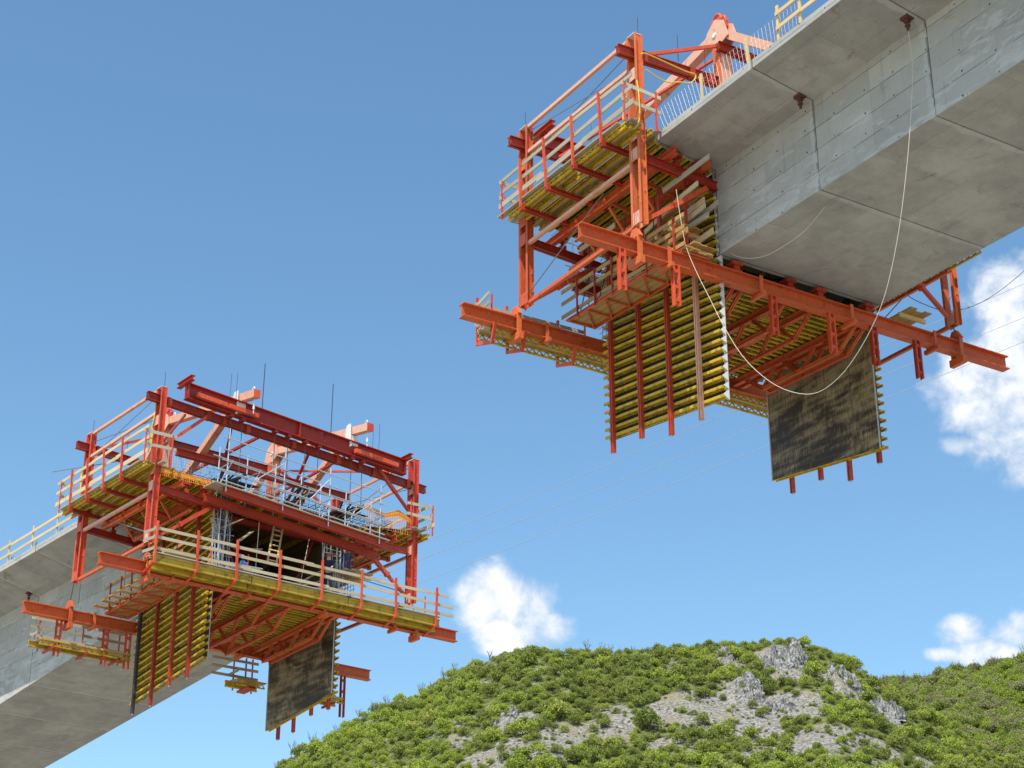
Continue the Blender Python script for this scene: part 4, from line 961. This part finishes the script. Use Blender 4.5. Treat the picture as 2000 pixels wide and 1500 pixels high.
loose(LF, 'tie_bar_cluster', mb, 'galv', 'cluster of grey tie bars at the left edge of the dark opening', 'bars', (6.7, -3.5, 24.4), 'tie bars in the web openings')
mb = MB()
for k in range(10):
    b = 1.85+k*.12; mb.tube([(6.6+jit(.2), b+jit(.08), 24.4), (6.5+jit(.2), b+jit(.12), 26.9+jit(.3))], .018+.02*(k % 4 == 0), 6)
for k in range(12): mb.tube([(6.7+jit(.1), 1.9+jit(.1), 24.5+k*.2), (6.4, 2.95+jit(.2), 24.7+k*.2+jit(.15))], .016, 5)
loose(LF, 'tie_bar_cluster', mb, 'galv', 'tangle of grey bars beside the workman in blue trousers', 'bars', (6.6, 2.5, 24.4), 'tie bars in the web openings')
for k, (p_, q_) in enumerate((((6.7, -1.55, 27.2), (6.7, -1.6, 24.6)), ((6.2, 1.35, 26.9), (6.6, .75, 24.6)))):
    loose(LF, 'hanging_line', MB().tube([p_, q_], .014, 5), 'rope', 'thin line hanging down in the dark opening of the lower traveller', 'line', p_, 'lines in the opening')
mb = MB(); mb.plate([(5.2, -3.6, L_D+.12), (6.7, -3.5, L_D+.05), (6.6, -1.6, L_D+.1), (5.4, -1.9, L_D+.3)], .05, (0, .1, 1)); mb.plate([(5.5, 2.6, L_D+.1), (6.7, 2.5, L_D+.02), (6.6, 4.2, L_D+.05), (5.6, 4.0, L_D+.28)], .05, (0, .1, 1))
for (a0, b0) in ((5.2, -3.6), (5.5, 2.6)): pass
mb.each('dark_sheet', 'dark', e_parent((6, 0, L_D)), LF)
for o_ in [x for x in bpy.data.objects if x.name.startswith('dark_sheet')]:
    o_.location = LF.loc(6, 0, L_D); o_.rotation_euler = (0, 0, LF.rz)
    c_ = sum((V(v.co) for v in o_.data.vertices), V())/len(o_.data.vertices)
    tag(o_, 'dark grey sheet on the rebar at the ' + ('right' if -c_.x > 0 else 'left') + ' end of the scaffold platform', 'sheet', 'dark sheets on the deck')
for k, (p_, q_, m_) in enumerate((((4.6, -4.55, 28.5), (.2, -4.4, 28.75), 'sill'), ((3.9, -4.3, 28.95), (-.2, -4.25, 29.2), 'palewood'), ((3.0, -4.5, 29.3), (.1, -4.3, 29.45), 'sill'), ((2.6, -4.2, 27.85), (-.5, -4.2, 27.95), 'palewood'), ((5.6, -4.4, 28.0), (2.2, -4.3, 28.2), 'plank'), ((1.9, -5.1, 27.7), (-.4, -5.15, 27.75), 'sill'))):
    loose(RF, 'loose_board', MB().bar(p_, q_, .05, .22), m_, 'long plank stacked between the walkway and the ribbed form of the upper traveller', 'board', p_, 'planks beside the near web form')
for k, (p_, q_) in enumerate((((1.4, -4.9, 27.3), (1.4, -4.9, 30.2)), ((.35, -4.6, 27.3), (.35, -4.6, 30.3)), ((2.6, -4.7, 27.3), (2.6, -4.7, 30.2)), ((.9, -5.25, 28.2), (.9, -5.25, 29.6)))):
    loose(RF, 'prop', MB().bar(p_, q_, .08, .08, (0, 1, 0)), 'red', 'thin red upright between the walkway and the wing form of the upper traveller', 'prop', p_, 'red uprights beside the near web form')
rg = random.Random(17)
for k in range(9):
    a_ = 6.0+rg.uniform(-.9, .7); b_ = rg.uniform(-2.6, 2.2); c_ = 24.3+rg.uniform(0, .5); L_ = rg.uniform(.9, 2.2); t_ = rg.uniform(-.5, .5)
    loose(LF, 'loose_board', MB().bar((a_, b_, c_), (a_+rg.uniform(-.4, .3), b_+L_*math.cos(t_), c_+abs(L_*math.sin(t_))), .18, .04), rg.choice(('palewood', 'plank', 'newwood')), 'loose board leaning in the dark opening of the lower traveller', 'board', (a_, b_, c_), 'loose boards in the opening')
for k in range(8):
    a_ = rg.uniform(.6, 5.6); c_ = rg.uniform(28.2, 29.9); b_ = rg.uniform(-5.2, -4.1)
    loose(RF, 'loose_board', MB().bar((a_, b_, c_), (a_-rg.uniform(1.2, 2.6), b_+rg.uniform(-.2, .2), c_+rg.uniform(-.15, .35)), .05, .18), rg.choice(('sill', 'plank', 'palewood')), 'long plank stacked between the walkway and the ribbed form of the upper traveller', 'board', (a_, b_, c_), 'planks beside the near web form')
for k in range(7):
    a_ = 1+k*.8; loose(RF, 'tie_bar', MB().tube([(a_, -4.9+rg.uniform(-.5, .5), 27.3), (a_+rg.uniform(-.2, .2), -4.8+rg.uniform(-.4, .4), 30.1)], .018, 5), 'bar', 'thin dark tie bar standing between the walkway and the wing form of the upper traveller', 'bar', (a_, -4.9, 27.3), 'tie bars beside the near web form')
# anchor beam of the near lifting frame on the deck
mb = MB(); mb.ibeam((-5.6, -4.4, R_D+.75), (-5.6, -1.8, R_D+.75), .36, .3); mb.box(-5.85, -5.35, -4.1, -3.7, R_D, R_D+.56); mb.box(-5.85, -5.35, -2.4, -2.0, R_D, R_D+.56)
for b in (-4.2, -3.6): mb.tube([(-5.6, b, R_D+.5), (-5.6, b, R_D+1.35)], .02, 6)
solo(RF, 'anchor_beam', mb, 'orange', 'orange anchor beam on the near deck at the top edge', 'beam', (-5.6, -3, R_D))

# ------------------------------------------------------------------ workmen
def skin_mesh(name, verts, edges, radii, m, parent, F, lev=2):
    """one continuous skinned body; verts in metres, local to the person"""
    me = bpy.data.meshes.new(name); me.from_pydata(verts, edges, []); me.update()
    o = bpy.data.objects.new(name, me); COL.objects.link(o); o.parent = parent
    md = o.modifiers.new('skin', 'SKIN')
    if not me.skin_vertices: me.attributes.new('skin', 'FLOAT', 'POINT')
    sv = me.skin_vertices[0].data
    for i, r in enumerate(radii): sv[i].radius = (r, r)
    sv[0].use_root = True
    ss = o.modifiers.new('sub', 'SUBSURF'); ss.levels = lev; ss.render_levels = lev
    me.materials.append(M[m]); return o
def person(F, pos, facing, label, jacket, trousers, helmet, bend=0.0, reach=0.0, group='workmen on the travellers'):
    t = thing(F, 'person', label, 'person', pos, group); t.rotation_euler = (0, 0, F.rz + facing)
    lean = lambda z: (0.0, -bend*max(0, z-.95), z - abs(bend)*.12*max(0, z-.95))
    def P(x, y, z): l = lean(z); return (x, y+l[1], l[2])
    vs, es, rs = [], [], []
    def n(p, r, par=None):
        vs.append(p); rs.append(r)
        if par is not None: es.append((par, len(vs)-1))
        return len(vs)-1
    pel = n(P(0, 0, .95), .13); ch = n(P(0, 0, 1.18), .125, pel); up = n(P(0, 0, 1.38), .12, ch); nk = n(P(0, -.01, 1.50), .058, up)
    hd = n(P(0, -.02, 1.60), .085, nk); top = n(P(0, -.015, 1.70), .082, hd); n(P(0, -.115, 1.60), .018, hd)
    for s in (-1, 1):
        n(P(s*.09, 0, 1.61), .018, hd)
        hip = n(P(s*.10, 0, .88), .10, pel); kn = n((s*.12, -.03, .48), .066, hip); an = n((s*.13, .02, .09), .045, kn); n((s*.14, -.15, .04), .04, an)
        sh = n(P(s*.19, 0, 1.40), .07, up); el = n(P(s*.25, -.04-reach*.10, 1.14), .05, sh); wr = n(P(s*.22, -.16-reach*.25, .97+reach*.22), .036, el)
        pm = n(P(s*.21, -.21-reach*.27, .93+reach*.22), .036, wr)
        for k in range(4): 
            f1 = n(P(s*.21+(k-1.5)*.019, -.26-reach*.28, .89+reach*.22-.004*abs(k-1.5)), .009, pm); n(P(s*.21+(k-1.5)*.019, -.27-reach*.28, .85+reach*.21+.006*k), .008, f1)
        th = n(P(s*.165, -.20-reach*.27, .92+reach*.22), .010, pm); n(P(s*.15, -.235-reach*.28, .90+reach*.22), .009, th)
    skin_mesh('body', vs, es, rs, 'skin', t, F)
    vs, es, rs = [], [], []
    a = n(P(0, 0, .98), .15); b = n(P(0, 0, 1.2), .155, a); c = n(P(0, 0, 1.38), .15, b); n(P(0, 0, 1.46), .09, c)
    for s in (-1, 1):
        sh = n(P(s*.19, 0, 1.41), .09, c); el = n(P(s*.25, -.04-reach*.10, 1.14), .07, sh); n(P(s*.225, -.15-reach*.23, .985+reach*.20), .055, el)
    skin_mesh('jacket', vs, es, rs, jacket, t, F)
    vs, es, rs = [], [], []
    a = n(P(0, 0, .98), .15)
    for s in (-1, 1):
        hip = n(P(s*.10, 0, .86), .125, a); kn = n((s*.12, -.03, .48), .088, hip); n((s*.13, .02, .10), .075, kn)
    skin_mesh('trousers', vs, es, rs, trousers, t, F)
    l = lean(1.66); mb = MB(); ring = []
    for j in range(5):
        ph = j/4*math.pi/2
        for k in range(14):
            th = 2*math.pi*k/14; ring.append((.125*math.cos(ph)*math.cos(th)*(1.0), l[1]-.015+.145*math.cos(ph)*math.sin(th), l[2]+.125*math.sin(ph)))
    fs = [(j*14+k, j*14+(k+1) % 14, (j+1)*14+(k+1) % 14, (j+1)*14+k) for j in range(4) for k in range(14)]
    k0 = len(ring)
    ring += [(.15*math.cos(2*math.pi*k/14), l[1]-.03+.18*math.sin(2*math.pi*k/14), l[2]-.012) for k in range(14)]
    fs += [(k, (k+1) % 14, k0+(k+1) % 14, k0+k) for k in range(14)]
    me = bpy.data.meshes.new('helmet'); me.from_pydata(ring, [], fs); me.materials.append(M[helmet]); o = bpy.data.objects.new('helmet', me); COL.objects.link(o); o.parent = t
    return t
person(RF, (7.3, -2.62, R_D-1.50), 1.2, 'workman in yellow vest and white helmet on the upper traveller', 'hivis', 'navy', 'white', .45, .8)
person(LF, (6.45, 3.2, 25.65), 2.6, 'workman in yellow jacket and blue trousers standing behind the red crossbeam', 'hivis', 'blue', 'white', .1, .6)
person(LF, (7.05, 1.9, 24.30), 2.4, 'workman in dark clothes and red helmet leaning on the yellow platform rail', 'navy', 'navy', 'bright', .15, .6)

# ------------------------------------------------------------------ power lines behind everything
for k, (p, q) in enumerate((((-60, 130, 22.4), (75, 130, 83.6)), ((-60, 130, 22.8), (75, 130, 79.6)), ((-60, 130, 21.2), (75, 130, 77.4)))):
    p, q = V(p), V(q); pts = [p.lerp(q, i/60) + V((0, 0, -4*1.1*(i/60)*(1-i/60))) for i in range(61)]
    me = MB().tube(pts, .021, 5); m = bpy.data.meshes.new('power_line'); m.from_pydata([(v[0], v[1], v[2]+ZC) for v in me.v], [], me.f); m.materials.append(M['line'])
    o = bpy.data.objects.new('power_line', m); COL.objects.link(o)
    tag(o, ['uppermost of the three thin power lines crossing the sky', 'middle one of the three thin power lines crossing the sky', 'lowest of the three thin power lines crossing the sky'][k], 'power line', 'power lines')

# ------------------------------------------------------------------ ground and hill
RIDGE = [(-700, -8), (-400, -8), (-250, 22), (-150, 62), (-92, 89), (-77, 97), (-64, 102), (-54, 109), (-41, 116), (-27, 122.5), (-14, 130), (-3, 134), (7, 134.5), (14, 134), (27, 133.5), (41, 136), (55, 138), (69, 139), (76, 138), (82, 136), (96, 129), (106, 123), (115, 117), (128, 108), (141, 101), (170, 90), (260, 70), (420, 30), (700, -8)]
FAR = [(-700, 0), (-100, 60), (40, 130), (92, 154), (120, 167), (145, 172), (158, 174), (168, 175), (179, 179), (187, 181), (206, 186), (260, 194), (400, 180), (700, 90)]
SCREE = [(46, 420, 14, 12), (57, 411, 8, 9), (24, 414, 4, 13), (1, 417, 7, 5), (-15, 394, 12, 12), (-4, 401, 8, 7), (12, 408, 6, 9), (-30, 392, 7, 6), (76, 404, 11, 6), (67, 424, 8, 9), (97, 407, 7, 5), (103, 401, 8, 4), (87, 392, 8, 5), (72, 404, 8, 8), (-22, 388, 5, 4), (7, 398, 6, 5), (70, 452, 6, 15), (57, 434, 4, 10), (82, 442, 5, 10), (92, 433, 4, 9), (55, 456, 3, 6), (35, 402, 6, 4), (62, 398, 7, 3), (110, 395, 8, 3)]
rx, rz_ = zip(*RIDGE); fx, fz_ = zip(*FAR)
def n2(x, y, s, seed=0): return noise.noise(Vector((x*s+seed, y*s-seed, seed*1.7)))
def hill(x, y):
    H = float(np.interp(x, rx, rz_)) + 1.2*n2(x, 0, .09, 3); yr = 470 + 6*n2(x, 0, .03, 9)
    d = yr - y
    z = H - .62*d if d > 0 else H - .22*(-d)
    if abs(d) < 8: z -= .8*(1-abs(d)/8)
    zf = float(np.interp(x, fx, fz_)); zf = zf - .5*max(0, 640-y) - .25*max(0, y-640)
    if zf > z: z = zf
    z += 1.6*n2(x, y, .06, 1) + .8*n2(x, y, .16, 5) + .35*n2(x, y, .45, 7)
    for (cx, cy, ax, ay) in SCREE[16:21]:       # limestone knobs
        q = ((x-cx)/(ax*.85))**2 + ((y-cy)/(ay*.85))**2
        if q < 1: z += (1-q)*(1.8 + 1.2*n2(x, y, .4, 11) + 3.0*max(0, n2(x, 0, .5, 13)))
    return z
def scree(x, y):
    m = 0
    for cx, cy, ax, ay in SCREE:
        q = ((x-cx)/(ax*1.22))**2 + ((y-cy)/(ay*1.18))**2
        m = max(m, 1-q)
    return max(0, min(1, m*1.6 + .7*n2(x, y, .11, 21) + .4*n2(x, y, .33, 25)))
def grid_mesh(name, xs, ys, zf, attr=None):
    X, Y = len(xs), len(ys); vs = []; av = []
    for y in ys:
        for x in xs:
            vs.append((x, y, zf(x, y)));
            if attr: av.append(attr(x, y))
    i = np.arange((Y-1)*(X-1)); r, c = i//(X-1), i % (X-1); q = np.stack([r*X+c, r*X+c+1, (r+1)*X+c+1, (r+1)*X+c], 1)
    me = bpy.data.meshes.new(name); me.from_pydata(vs, [], q.tolist()); me.update()
    if attr:
        at = me.attributes.new('scree', 'FLOAT', 'POINT'); at.data.foreach_set('value', av)
    for p in me.polygons: p.use_smooth = True
    return me
def axis(lo, d0, d1, hi, fine, coarse):
    return list(np.arange(lo, d0, coarse)) + list(np.arange(d0, d1, fine)) + list(np.linspace(d1, hi, int((hi-d1)/coarse)+2))
def f_hill(t, bs):
    g = t.new('ShaderNodeNewGeometry').outputs['Position']
    at = t.new('ShaderNodeAttribute'); at.attribute_name = 'scree'
    a = t.noise(g, .5, 6, .65); b = t.noise(g, .12, 5, .6); f = t.noise(t.scale(g, 1, 1, .5), 1.3, 6, .75)
    vo = t.new('ShaderNodeTexVoronoi'); vo.inputs['Scale'].default_value = 1.1; t.l.new(g, vo.inputs['Vector'])
    rock = t.mix(t.step(f, .40, .60), (0.11, 0.10, 0.085), (0.345, 0.325, 0.285))
    rock = t.mix(t.step(vo.outputs['Distance'], .1, .55, .4, 0), rock, (0.42, 0.40, 0.36))
    rock = t.mix(t.step(b, .50, .66, 0, .6), rock, (0.27, 0.23, 0.13))
    grass = t.mix(t.step(a, .38, .62), (0.07, 0.085, 0.025), (0.19, 0.20, 0.07))
    k = t.step(t.m('ADD', at.outputs['Fac'], t.m('MULTIPLY', t.m('SUBTRACT', a, .5), .9)), .22, .42)
    c = t.mix(k, grass, rock); t.l.new(c, bs.inputs['Base Color'])
    bump(t, bs, t.m('ADD', f, t.m('MULTIPLY', vo.outputs['Distance'], .6)), .6, .9)
def f_ground(t, bs):
    g = t.new('ShaderNodeNewGeometry').outputs['Position']
    a = t.noise(g, .05, 6, .6); b = t.noise(g, 1.2, 5, .7)
    c = t.mix(t.step(a, .4, .6), (0.30, 0.275, 0.22), (0.36, 0.34, 0.30)); c = t.mix(t.step(b, .45, .7, 0, .5), c, (0.20, 0.21, 0.10))
    t.l.new(c, bs.inputs['Base Color']); bump(t, bs, b, .1, .4)
M['hill'] = mat('hillside', f_hill, .95, spec=.1); M['ground'] = mat('valley_floor', f_ground, .95, spec=.1)
xs = axis(-690, -110, 165, 690, 1.0, 14); ys = axis(236, 366, 490, 900, 1.0, 9)
hm = grid_mesh('hill', xs, ys, lambda x, y: max(hill(x, y), -6), scree); hm.materials.append(M['hill'])
ho = bpy.data.objects.new('hill', hm); COL.objects.link(ho); ho['kind'] = 'structure'
gs = [-3000, -1500, -700, -300, -120, -40, 0, 40, 120, 300, 700, 1500, 3000]
gm = grid_mesh('ground', gs, gs, lambda x, y: 0.0); gm.materials.append(M['ground'])
go = bpy.data.objects.new('ground', gm); COL.objects.link(go); go['kind'] = 'structure'

# ------------------------------------------------------------------ shrubs and trees on the hill
def f_leaf(c1, c2, c3):
    def f(t, bs):
        g = t.new('ShaderNodeNewGeometry'); r = g.outputs['Random Per Island']; o = rand(t)
        n = t.noise(g.outputs['Position'], .16, 3, .6)
        k = t.m('ADD', t.m('MULTIPLY', n, .9), t.m('ADD', t.m('MULTIPLY', r, .35), t.m('MULTIPLY', o, .35)))
        c = t.mix(t.step(k, .5, .95), c1, c2); c = t.mix(t.step(t.noise(g.outputs['Position'], .07, 3, .6), .56, .68, 0, .8), c, c3)
        c = t.mix(t.step(r, .8, 1.0, 0, .4), c, tuple(min(1, x*1.5) for x in c2))
        t.l.new(c, bs.inputs['Base Color'])
        tr = t.new('ShaderNodeBsdfTranslucent'); t.l.new(c, tr.inputs[0]); mx = t.new('ShaderNodeMixShader'); mx.inputs[0].default_value = .42
        out = [x for x in t.n if x.type == 'OUTPUT_MATERIAL'][0]
        t.l.new(bs.outputs[0], mx.inputs[1]); t.l.new(tr.outputs[0], mx.inputs[2]); t.l.new(mx.outputs[0], out.inputs[0])
    return f
M['leaf_dark'] = mat('shrub_leaves', f_leaf((0.165, 0.205, 0.046), (0.30, 0.34, 0.08), (0.33, 0.31, 0.11)), .8, spec=.15)
M['leaf_light'] = mat('spring_leaves', f_leaf((0.25, 0.32, 0.05), (0.40, 0.46, 0.085), (0.42, 0.41, 0.12)), .8, spec=.15)
M['leaf_brown'] = mat('budding_leaves', f_leaf((0.29, 0.28, 0.13), (0.38, 0.39, 0.16), (0.31, 0.40, 0.11)), .85, spec=.1)
M['twig'] = mat('bare_twigs', f_flat((0.17, 0.125, 0.085), .25, 2), .9)
NPR = np.random.RandomState(11)
def shrub_arrays(seed, nl=16, leaves=22, size=.20, squash=.85):
    """leaf quads gathered in lobes around a rounded crown of unit radius, base at z = 0"""
    R = np.random.RandomState(seed); V_ = []
    for i in range(nl):
        th = R.rand()*2*np.pi; ph = R.rand()**.7*1.45; rr = .42+.33*R.rand()
        c = np.array([np.cos(th)*np.sin(ph)*rr*1.05, np.sin(th)*np.sin(ph)*rr*1.05, (.35+np.cos(ph)*.62*(.7+.5*R.rand()))*squash])
        s = .26+.2*R.rand()
        d = R.randn(leaves, 3); d /= np.linalg.norm(d, axis=1)[:, None]; d[:, 2] = np.where(d[:, 2] < -.5, -d[:, 2]*.5, d[:, 2])
        p = c + d*s*(.75+.35*R.rand(leaves, 1)); p[:, 2] = np.maximum(p[:, 2], .03)
        nrm = d + .7*R.randn(leaves, 3); nrm /= np.linalg.norm(nrm, axis=1)[:, None]
        t1 = np.cross(nrm, R.randn(leaves, 3)); t1 /= np.linalg.norm(t1, axis=1)[:, None]; t2 = np.cross(nrm, t1)
        h = size*(.6+.7*R.rand(leaves, 1))
        q = np.stack([p-t1*h*.6, p-t2*h*.45, p+t1*h*.6, p+t2*h*.45], 1); V_.append(q.reshape(-1, 3))
    return np.concatenate(V_)
def quads_mesh(name, pts, mats, mi=None, trunk=None):
    n = len(pts)//4; tv, tf = (trunk.v, trunk.f) if trunk else ([], [])
    me = bpy.data.meshes.new(name)
    if tv:
        me.from_pydata(list(map(tuple, pts)) + [tuple(v) for v in tv], [], [(4*i, 4*i+1, 4*i+2, 4*i+3) for i in range(n)] + [tuple(k+len(pts) for k in f) for f in tf])
        for m in mats: me.materials.append(M[m])
        arr = np.zeros(n+len(tf), dtype=np.int32); arr[n:] = len(mats)-1; me.polygons.foreach_set('material_index', arr)
    else:
        me.vertices.add(len(pts)); me.vertices.foreach_set('co', pts.astype(np.float32).ravel())
        me.loops.add(len(pts)); me.loops.foreach_set('vertex_index', np.arange(len(pts), dtype=np.int32))
        me.polygons.add(n); me.polygons.foreach_set('loop_start', np.arange(0, len(pts), 4, dtype=np.int32))
        me.polygons.foreach_set('loop_total', np.full(n, 4, dtype=np.int32))
        for m in mats: me.materials.append(M[m])
        if mi is not None: me.polygons.foreach_set('material_index', mi.astype(np.int32))
        me.update(calc_edges=True)
    return me
def twig_mb(seed, n=7, h=1.0):
    R = random.Random(seed); mb = MB(); mb.tube([(0, 0, -.15), (.02, 0, .3*h)], [.035, .025], 5)
    for i in range(n):
        th = R.random()*6.28; l = R.uniform(.45, .8)*h; b = V((.01, 0, R.uniform(.1, .35)*h)); e = b+V((math.cos(th)*l*.5, math.sin(th)*l*.5, l))
        m = b.lerp(e, .5)+V((R.uniform(-.06, .06), R.uniform(-.06, .06), 0)); mb.tube([b, m, e], [.02, .013, .006], 4)
        for k in range(4):
            th2 = th+R.uniform(-1.4, 1.4); s0 = m.lerp(e, R.random()*.8); mb.tube([s0, s0+V((math.cos(th2)*.2, math.sin(th2)*.2, R.uniform(.12, .32)*h))], [.009, .004], 3)
    return mb
NV = 9
SHR = [shrub_arrays(40+i, 17+i % 4*3, 36, .135, .78+.09*(i % 4)) for i in range(NV)]
TRK = [twig_mb(60+i, 5, .7) for i in range(NV)]
SM = {}
for i in range(NV):
    for m in ('leaf_dark', 'leaf_light'): SM[i, m] = quads_mesh('shrub', SHR[i], [m, 'twig'], trunk=TRK[i])
BARE = []
for i in range(4):
    mb = twig_mb(90+i, 10, 1.2); me = bpy.data.meshes.new('bare_tree'); me.from_pydata([tuple(v) for v in mb.v], [], mb.f); me.materials.append(M['twig']); BARE.append(me)
# scatter over the slope: thick wood at foot and crest, single bushes on the scree
R = random.Random(5); placed = []; cell = {}
def free(x, y, d):
    ix, iy = int(x//4), int(y//4)
    for i in (-1, 0, 1):
        for j in (-1, 0, 1):
            for (px, py, pd) in cell.get((ix+i, iy+j), ()):
                if (px-x)**2+(py-y)**2 < (.5*(d+pd))**2: return False
    cell.setdefault((ix, iy), []).append((x, y, d)); return True
def px_of(x, y, z):
    c, s = math.cos(.4239), math.sin(.4239); z -= ZC; d = c*y+s*z; return 1000+3525*x/d, 750-3525*(c*z-s*y)/d
tries = 0
while tries < 34000:
    tries += 1
    x = R.uniform(-100, 152); y = R.uniform(366, 478); s = scree(x, y)
    if s > .18 and R.random() < min(.97, .70+s*.35): continue
    r = R.choice((R.uniform(.8, 1.6), R.uniform(1.3, 2.6), R.uniform(1.7, 3.2)))*(0.68 if s > .3 else 1.0)
    if R.random() < .12: r *= 1.25
    if y > 462: r *= .8
    if not free(x, y, r*1.28): continue
    z = hill(x, y); u, v = px_of(x, y, z+r)
    if not (-40 < u < 2040 and v < 1560): continue
    light = R.random() < (.75 if (y < 392 or x < -8) else .34)
    placed.append((x, y, z, r, 'leaf_light' if light else 'leaf_dark', s, v))
crest = sorted(placed, key=lambda p: -(p[3] + (1.6 if p[5] > .12 else 0) + (.5 if p[1] < 395 else 0)))
single = crest[:290]; rest = crest[290:]
def look(p):
    """what sets this shrub apart, by what it is"""
    size = 'large' if p[3] > 2.4 else 'small' if p[3] < 1.5 else 'rounded'
    tone = 'bright spring-green' if p[4] == 'leaf_light' else 'dark green'
    where = 'standing alone on the pale scree' if p[5] > .3 else 'at the edge of the scree' if p[5] > .12 else 'low on the wooded slope' if p[1] < 400 else 'high on the slope near the crest' if p[1] > 440 else 'on the middle of the wooded slope'
    return f'{size} {tone} shrub {where}'
used = {}
for k, p in enumerate(single):
    i = R.randrange(NV); o = bpy.data.objects.new('shrub', SM[i, p[4]]); COL.objects.link(o)
    o.location = (p[0], p[1], p[2]-.12*p[3]); o.rotation_euler = (0, 0, R.random()*6.28); o.scale = (p[3]*R.uniform(.9, 1.15), p[3]*R.uniform(.9, 1.15), p[3]*R.uniform(.95, 1.25))
    lb = look(p); tag(o, lb, 'shrub', 'hillside: ' + lb)
def stuff(name, items, mats, mfun):
    P_, mi = [], []
    for p in items:
        q = SHR[R.randrange(NV)]; th = R.random()*6.28; c, s = math.cos(th), math.sin(th)
        m = np.array([[c, s, 0], [-s, c, 0], [0, 0, 1]]); sc = np.array([p[3]*R.uniform(.9, 1.15), p[3]*R.uniform(.9, 1.15), p[3]*R.uniform(.95, 1.3)])
        P_.append((q*sc) @ m + np.array([p[0], p[1], p[2]-.12*p[3]])); mi.append(np.full(len(q)//4, mfun(p)))
    o = bpy.data.objects.new(name, quads_mesh(name, np.concatenate(P_), mats, np.concatenate(mi))); COL.objects.link(o); o['kind'] = 'stuff'; return o
stuff('hillside_shrubs', rest, ['leaf_dark', 'leaf_light'], lambda p: 1 if p[4] == 'leaf_light' else 0)
tiny = []
while len(tiny) < 700:
    x = R.uniform(-60, 130); y = R.uniform(372, 462)
    if scree(x, y) > .2 and R.random() < .8 or R.random() < .1: tiny.append((x, y, hill(x, y), R.uniform(.25, .65), 'leaf_dark', 0, 0))
stuff('ground_cover', tiny, ['leaf_dark', 'leaf_brown'], lambda p: int(R.random() < .35))
fw = []
for k in range(5200):
    x = R.uniform(88, 235); y = R.uniform(485, 650); z = hill(x, y); u, v = px_of(x, y, z)
    if u < 2060: fw.append((x, y, z, R.uniform(1.5, 3.0), '', 0, 0))
stuff('far_wood', fw, ['leaf_brown', 'leaf_light', 'leaf_dark'], lambda p: 1 if R.random() < .3+.4*(p[0] > 165)+.3*(p[1] < 560) else 2 if R.random() < .15 else 0)
nb = 0
for x in [-70, -66, -61, -57, -52, -49, -46, -40, -36, -33, -24, -21, -18, -15, -10, -6, 20, 24, 26.5, 29, 32] + [92+i*4.2+R.uniform(-2, 2) for i in range(24)]:
    y = 468 if x < 85 else 636; z = hill(x, y); s = R.uniform(1.8, 3.0) if x < 85 else R.uniform(3.2, 5)
    o = bpy.data.objects.new('bare_tree', BARE[R.randrange(4)]); COL.objects.link(o); o.location = (x, y+R.uniform(-3, 3), z); o.scale = (s, s, s); o.rotation_euler = (0, 0, R.random()*6)
    if x < 85: tag(o, 'thin leafless tree standing against the sky on the near hill crest', 'tree', 'bare trees on the near crest')
    else: tag(o, 'thin leafless tree against the cloud on the far hill crest at right', 'tree', 'bare trees on the far crest')
# limestone outcrops
ro = random.Random(8)
def f_rock(t, bs):
    g = t.new('ShaderNodeNewGeometry').outputs['Position']; n = t.noise(t.scale(g, 1, 1, .35), .9, 7, .75, .6); m = t.noise(g, .35, 4)
    n9 = t.noise(t.scale(g, 1.4, 1.4, .22), 1.6, 5, .7, .3); c = t.mix(t.step(t.m('ADD', t.m('MULTIPLY', n, .55), t.m('MULTIPLY', n9, .45)), .42, .60), (0.06, 0.057, 0.053), (0.42, 0.41, 0.395)); c = t.mix(t.step(m, .58, .7, 0, .6), c, (0.30, 0.25, 0.17)); t.l.new(c, bs.inputs['Base Color']); bump(t, bs, n, .7, 1)
M['rock'] = mat('limestone', f_rock, .95, spec=.1)
def outcrop(x, y, w, h, n, label):
    """a cluster of steep jagged limestone ribs"""
    vs, fs = [], []; z0 = hill(x, y)
    for k in range(n):
        cx, cy = x+ro.uniform(-w, w), y+ro.uniform(-w*.6, w*.9); r = ro.uniform(.55, 1.35)*(1+.05*w); hh = h*ro.uniform(.45, 1.2); zb = hill(cx, cy)-1.5; b = len(vs); N_, L_ = 9, 7
        for j in range(L_):
            f = j/(L_-1)
            for i in range(N_):
                th = 6.283*i/N_; rr = r*(1.3-.75*f**2.2)*(1+.55*n2(cx+i*1.7, j*1.3, 1.1, k)); vs.append((cx+rr*math.cos(th)+.5*f, cy+rr*.8*math.sin(th)+.55*hh*f, zb+(hh+1.5)*f*(1+.25*n2(i*.9, k, 1.0, j))))
        for j in range(L_-1): fs += [(b+j*N_+i, b+j*N_+(i+1) % N_, b+(j+1)*N_+(i+1) % N_, b+(j+1)*N_+i) for i in range(N_)]
        fs.append(tuple(b+(L_-1)*N_+i for i in range(N_)))
    me = bpy.data.meshes.new('rock_outcrop'); me.from_pydata([(a-x, e-y, c-z0) for a, e, c in vs], [], fs); me.materials.append(M['rock'])
    o = bpy.data.objects.new('rock_outcrop', me); COL.objects.link(o); o.location = (x, y, z0); tag(o, label, 'rock', 'limestone outcrops')
outcrop(69, 449, 5.0, 4.2, 46, 'largest pale limestone crag just below the hill crest')
outcrop(57.5, 430, 3.0, 3.6, 24, 'pointed grey limestone crag left of the largest crag')
outcrop(83, 441, 3.4, 3.4, 14, 'limestone rib right of the largest crag')
outcrop(91, 432, 3.6, 3.4, 16, 'rightmost of the jagged limestone ribs')
outcrop(55.5, 458, 1.6, 2.4, 6, 'small pale rock at the crest left of the largest crag')
outcrop(64, 424, 3.5, 2.2, 12, 'low broken rocks on the scree below the crags')
outcrop(-2, 421, 2.5, 1.5, 7, 'low pale rocks high on the left part of the slope')
for o in bpy.data.objects:
    if '_o' in o: del o['_o']
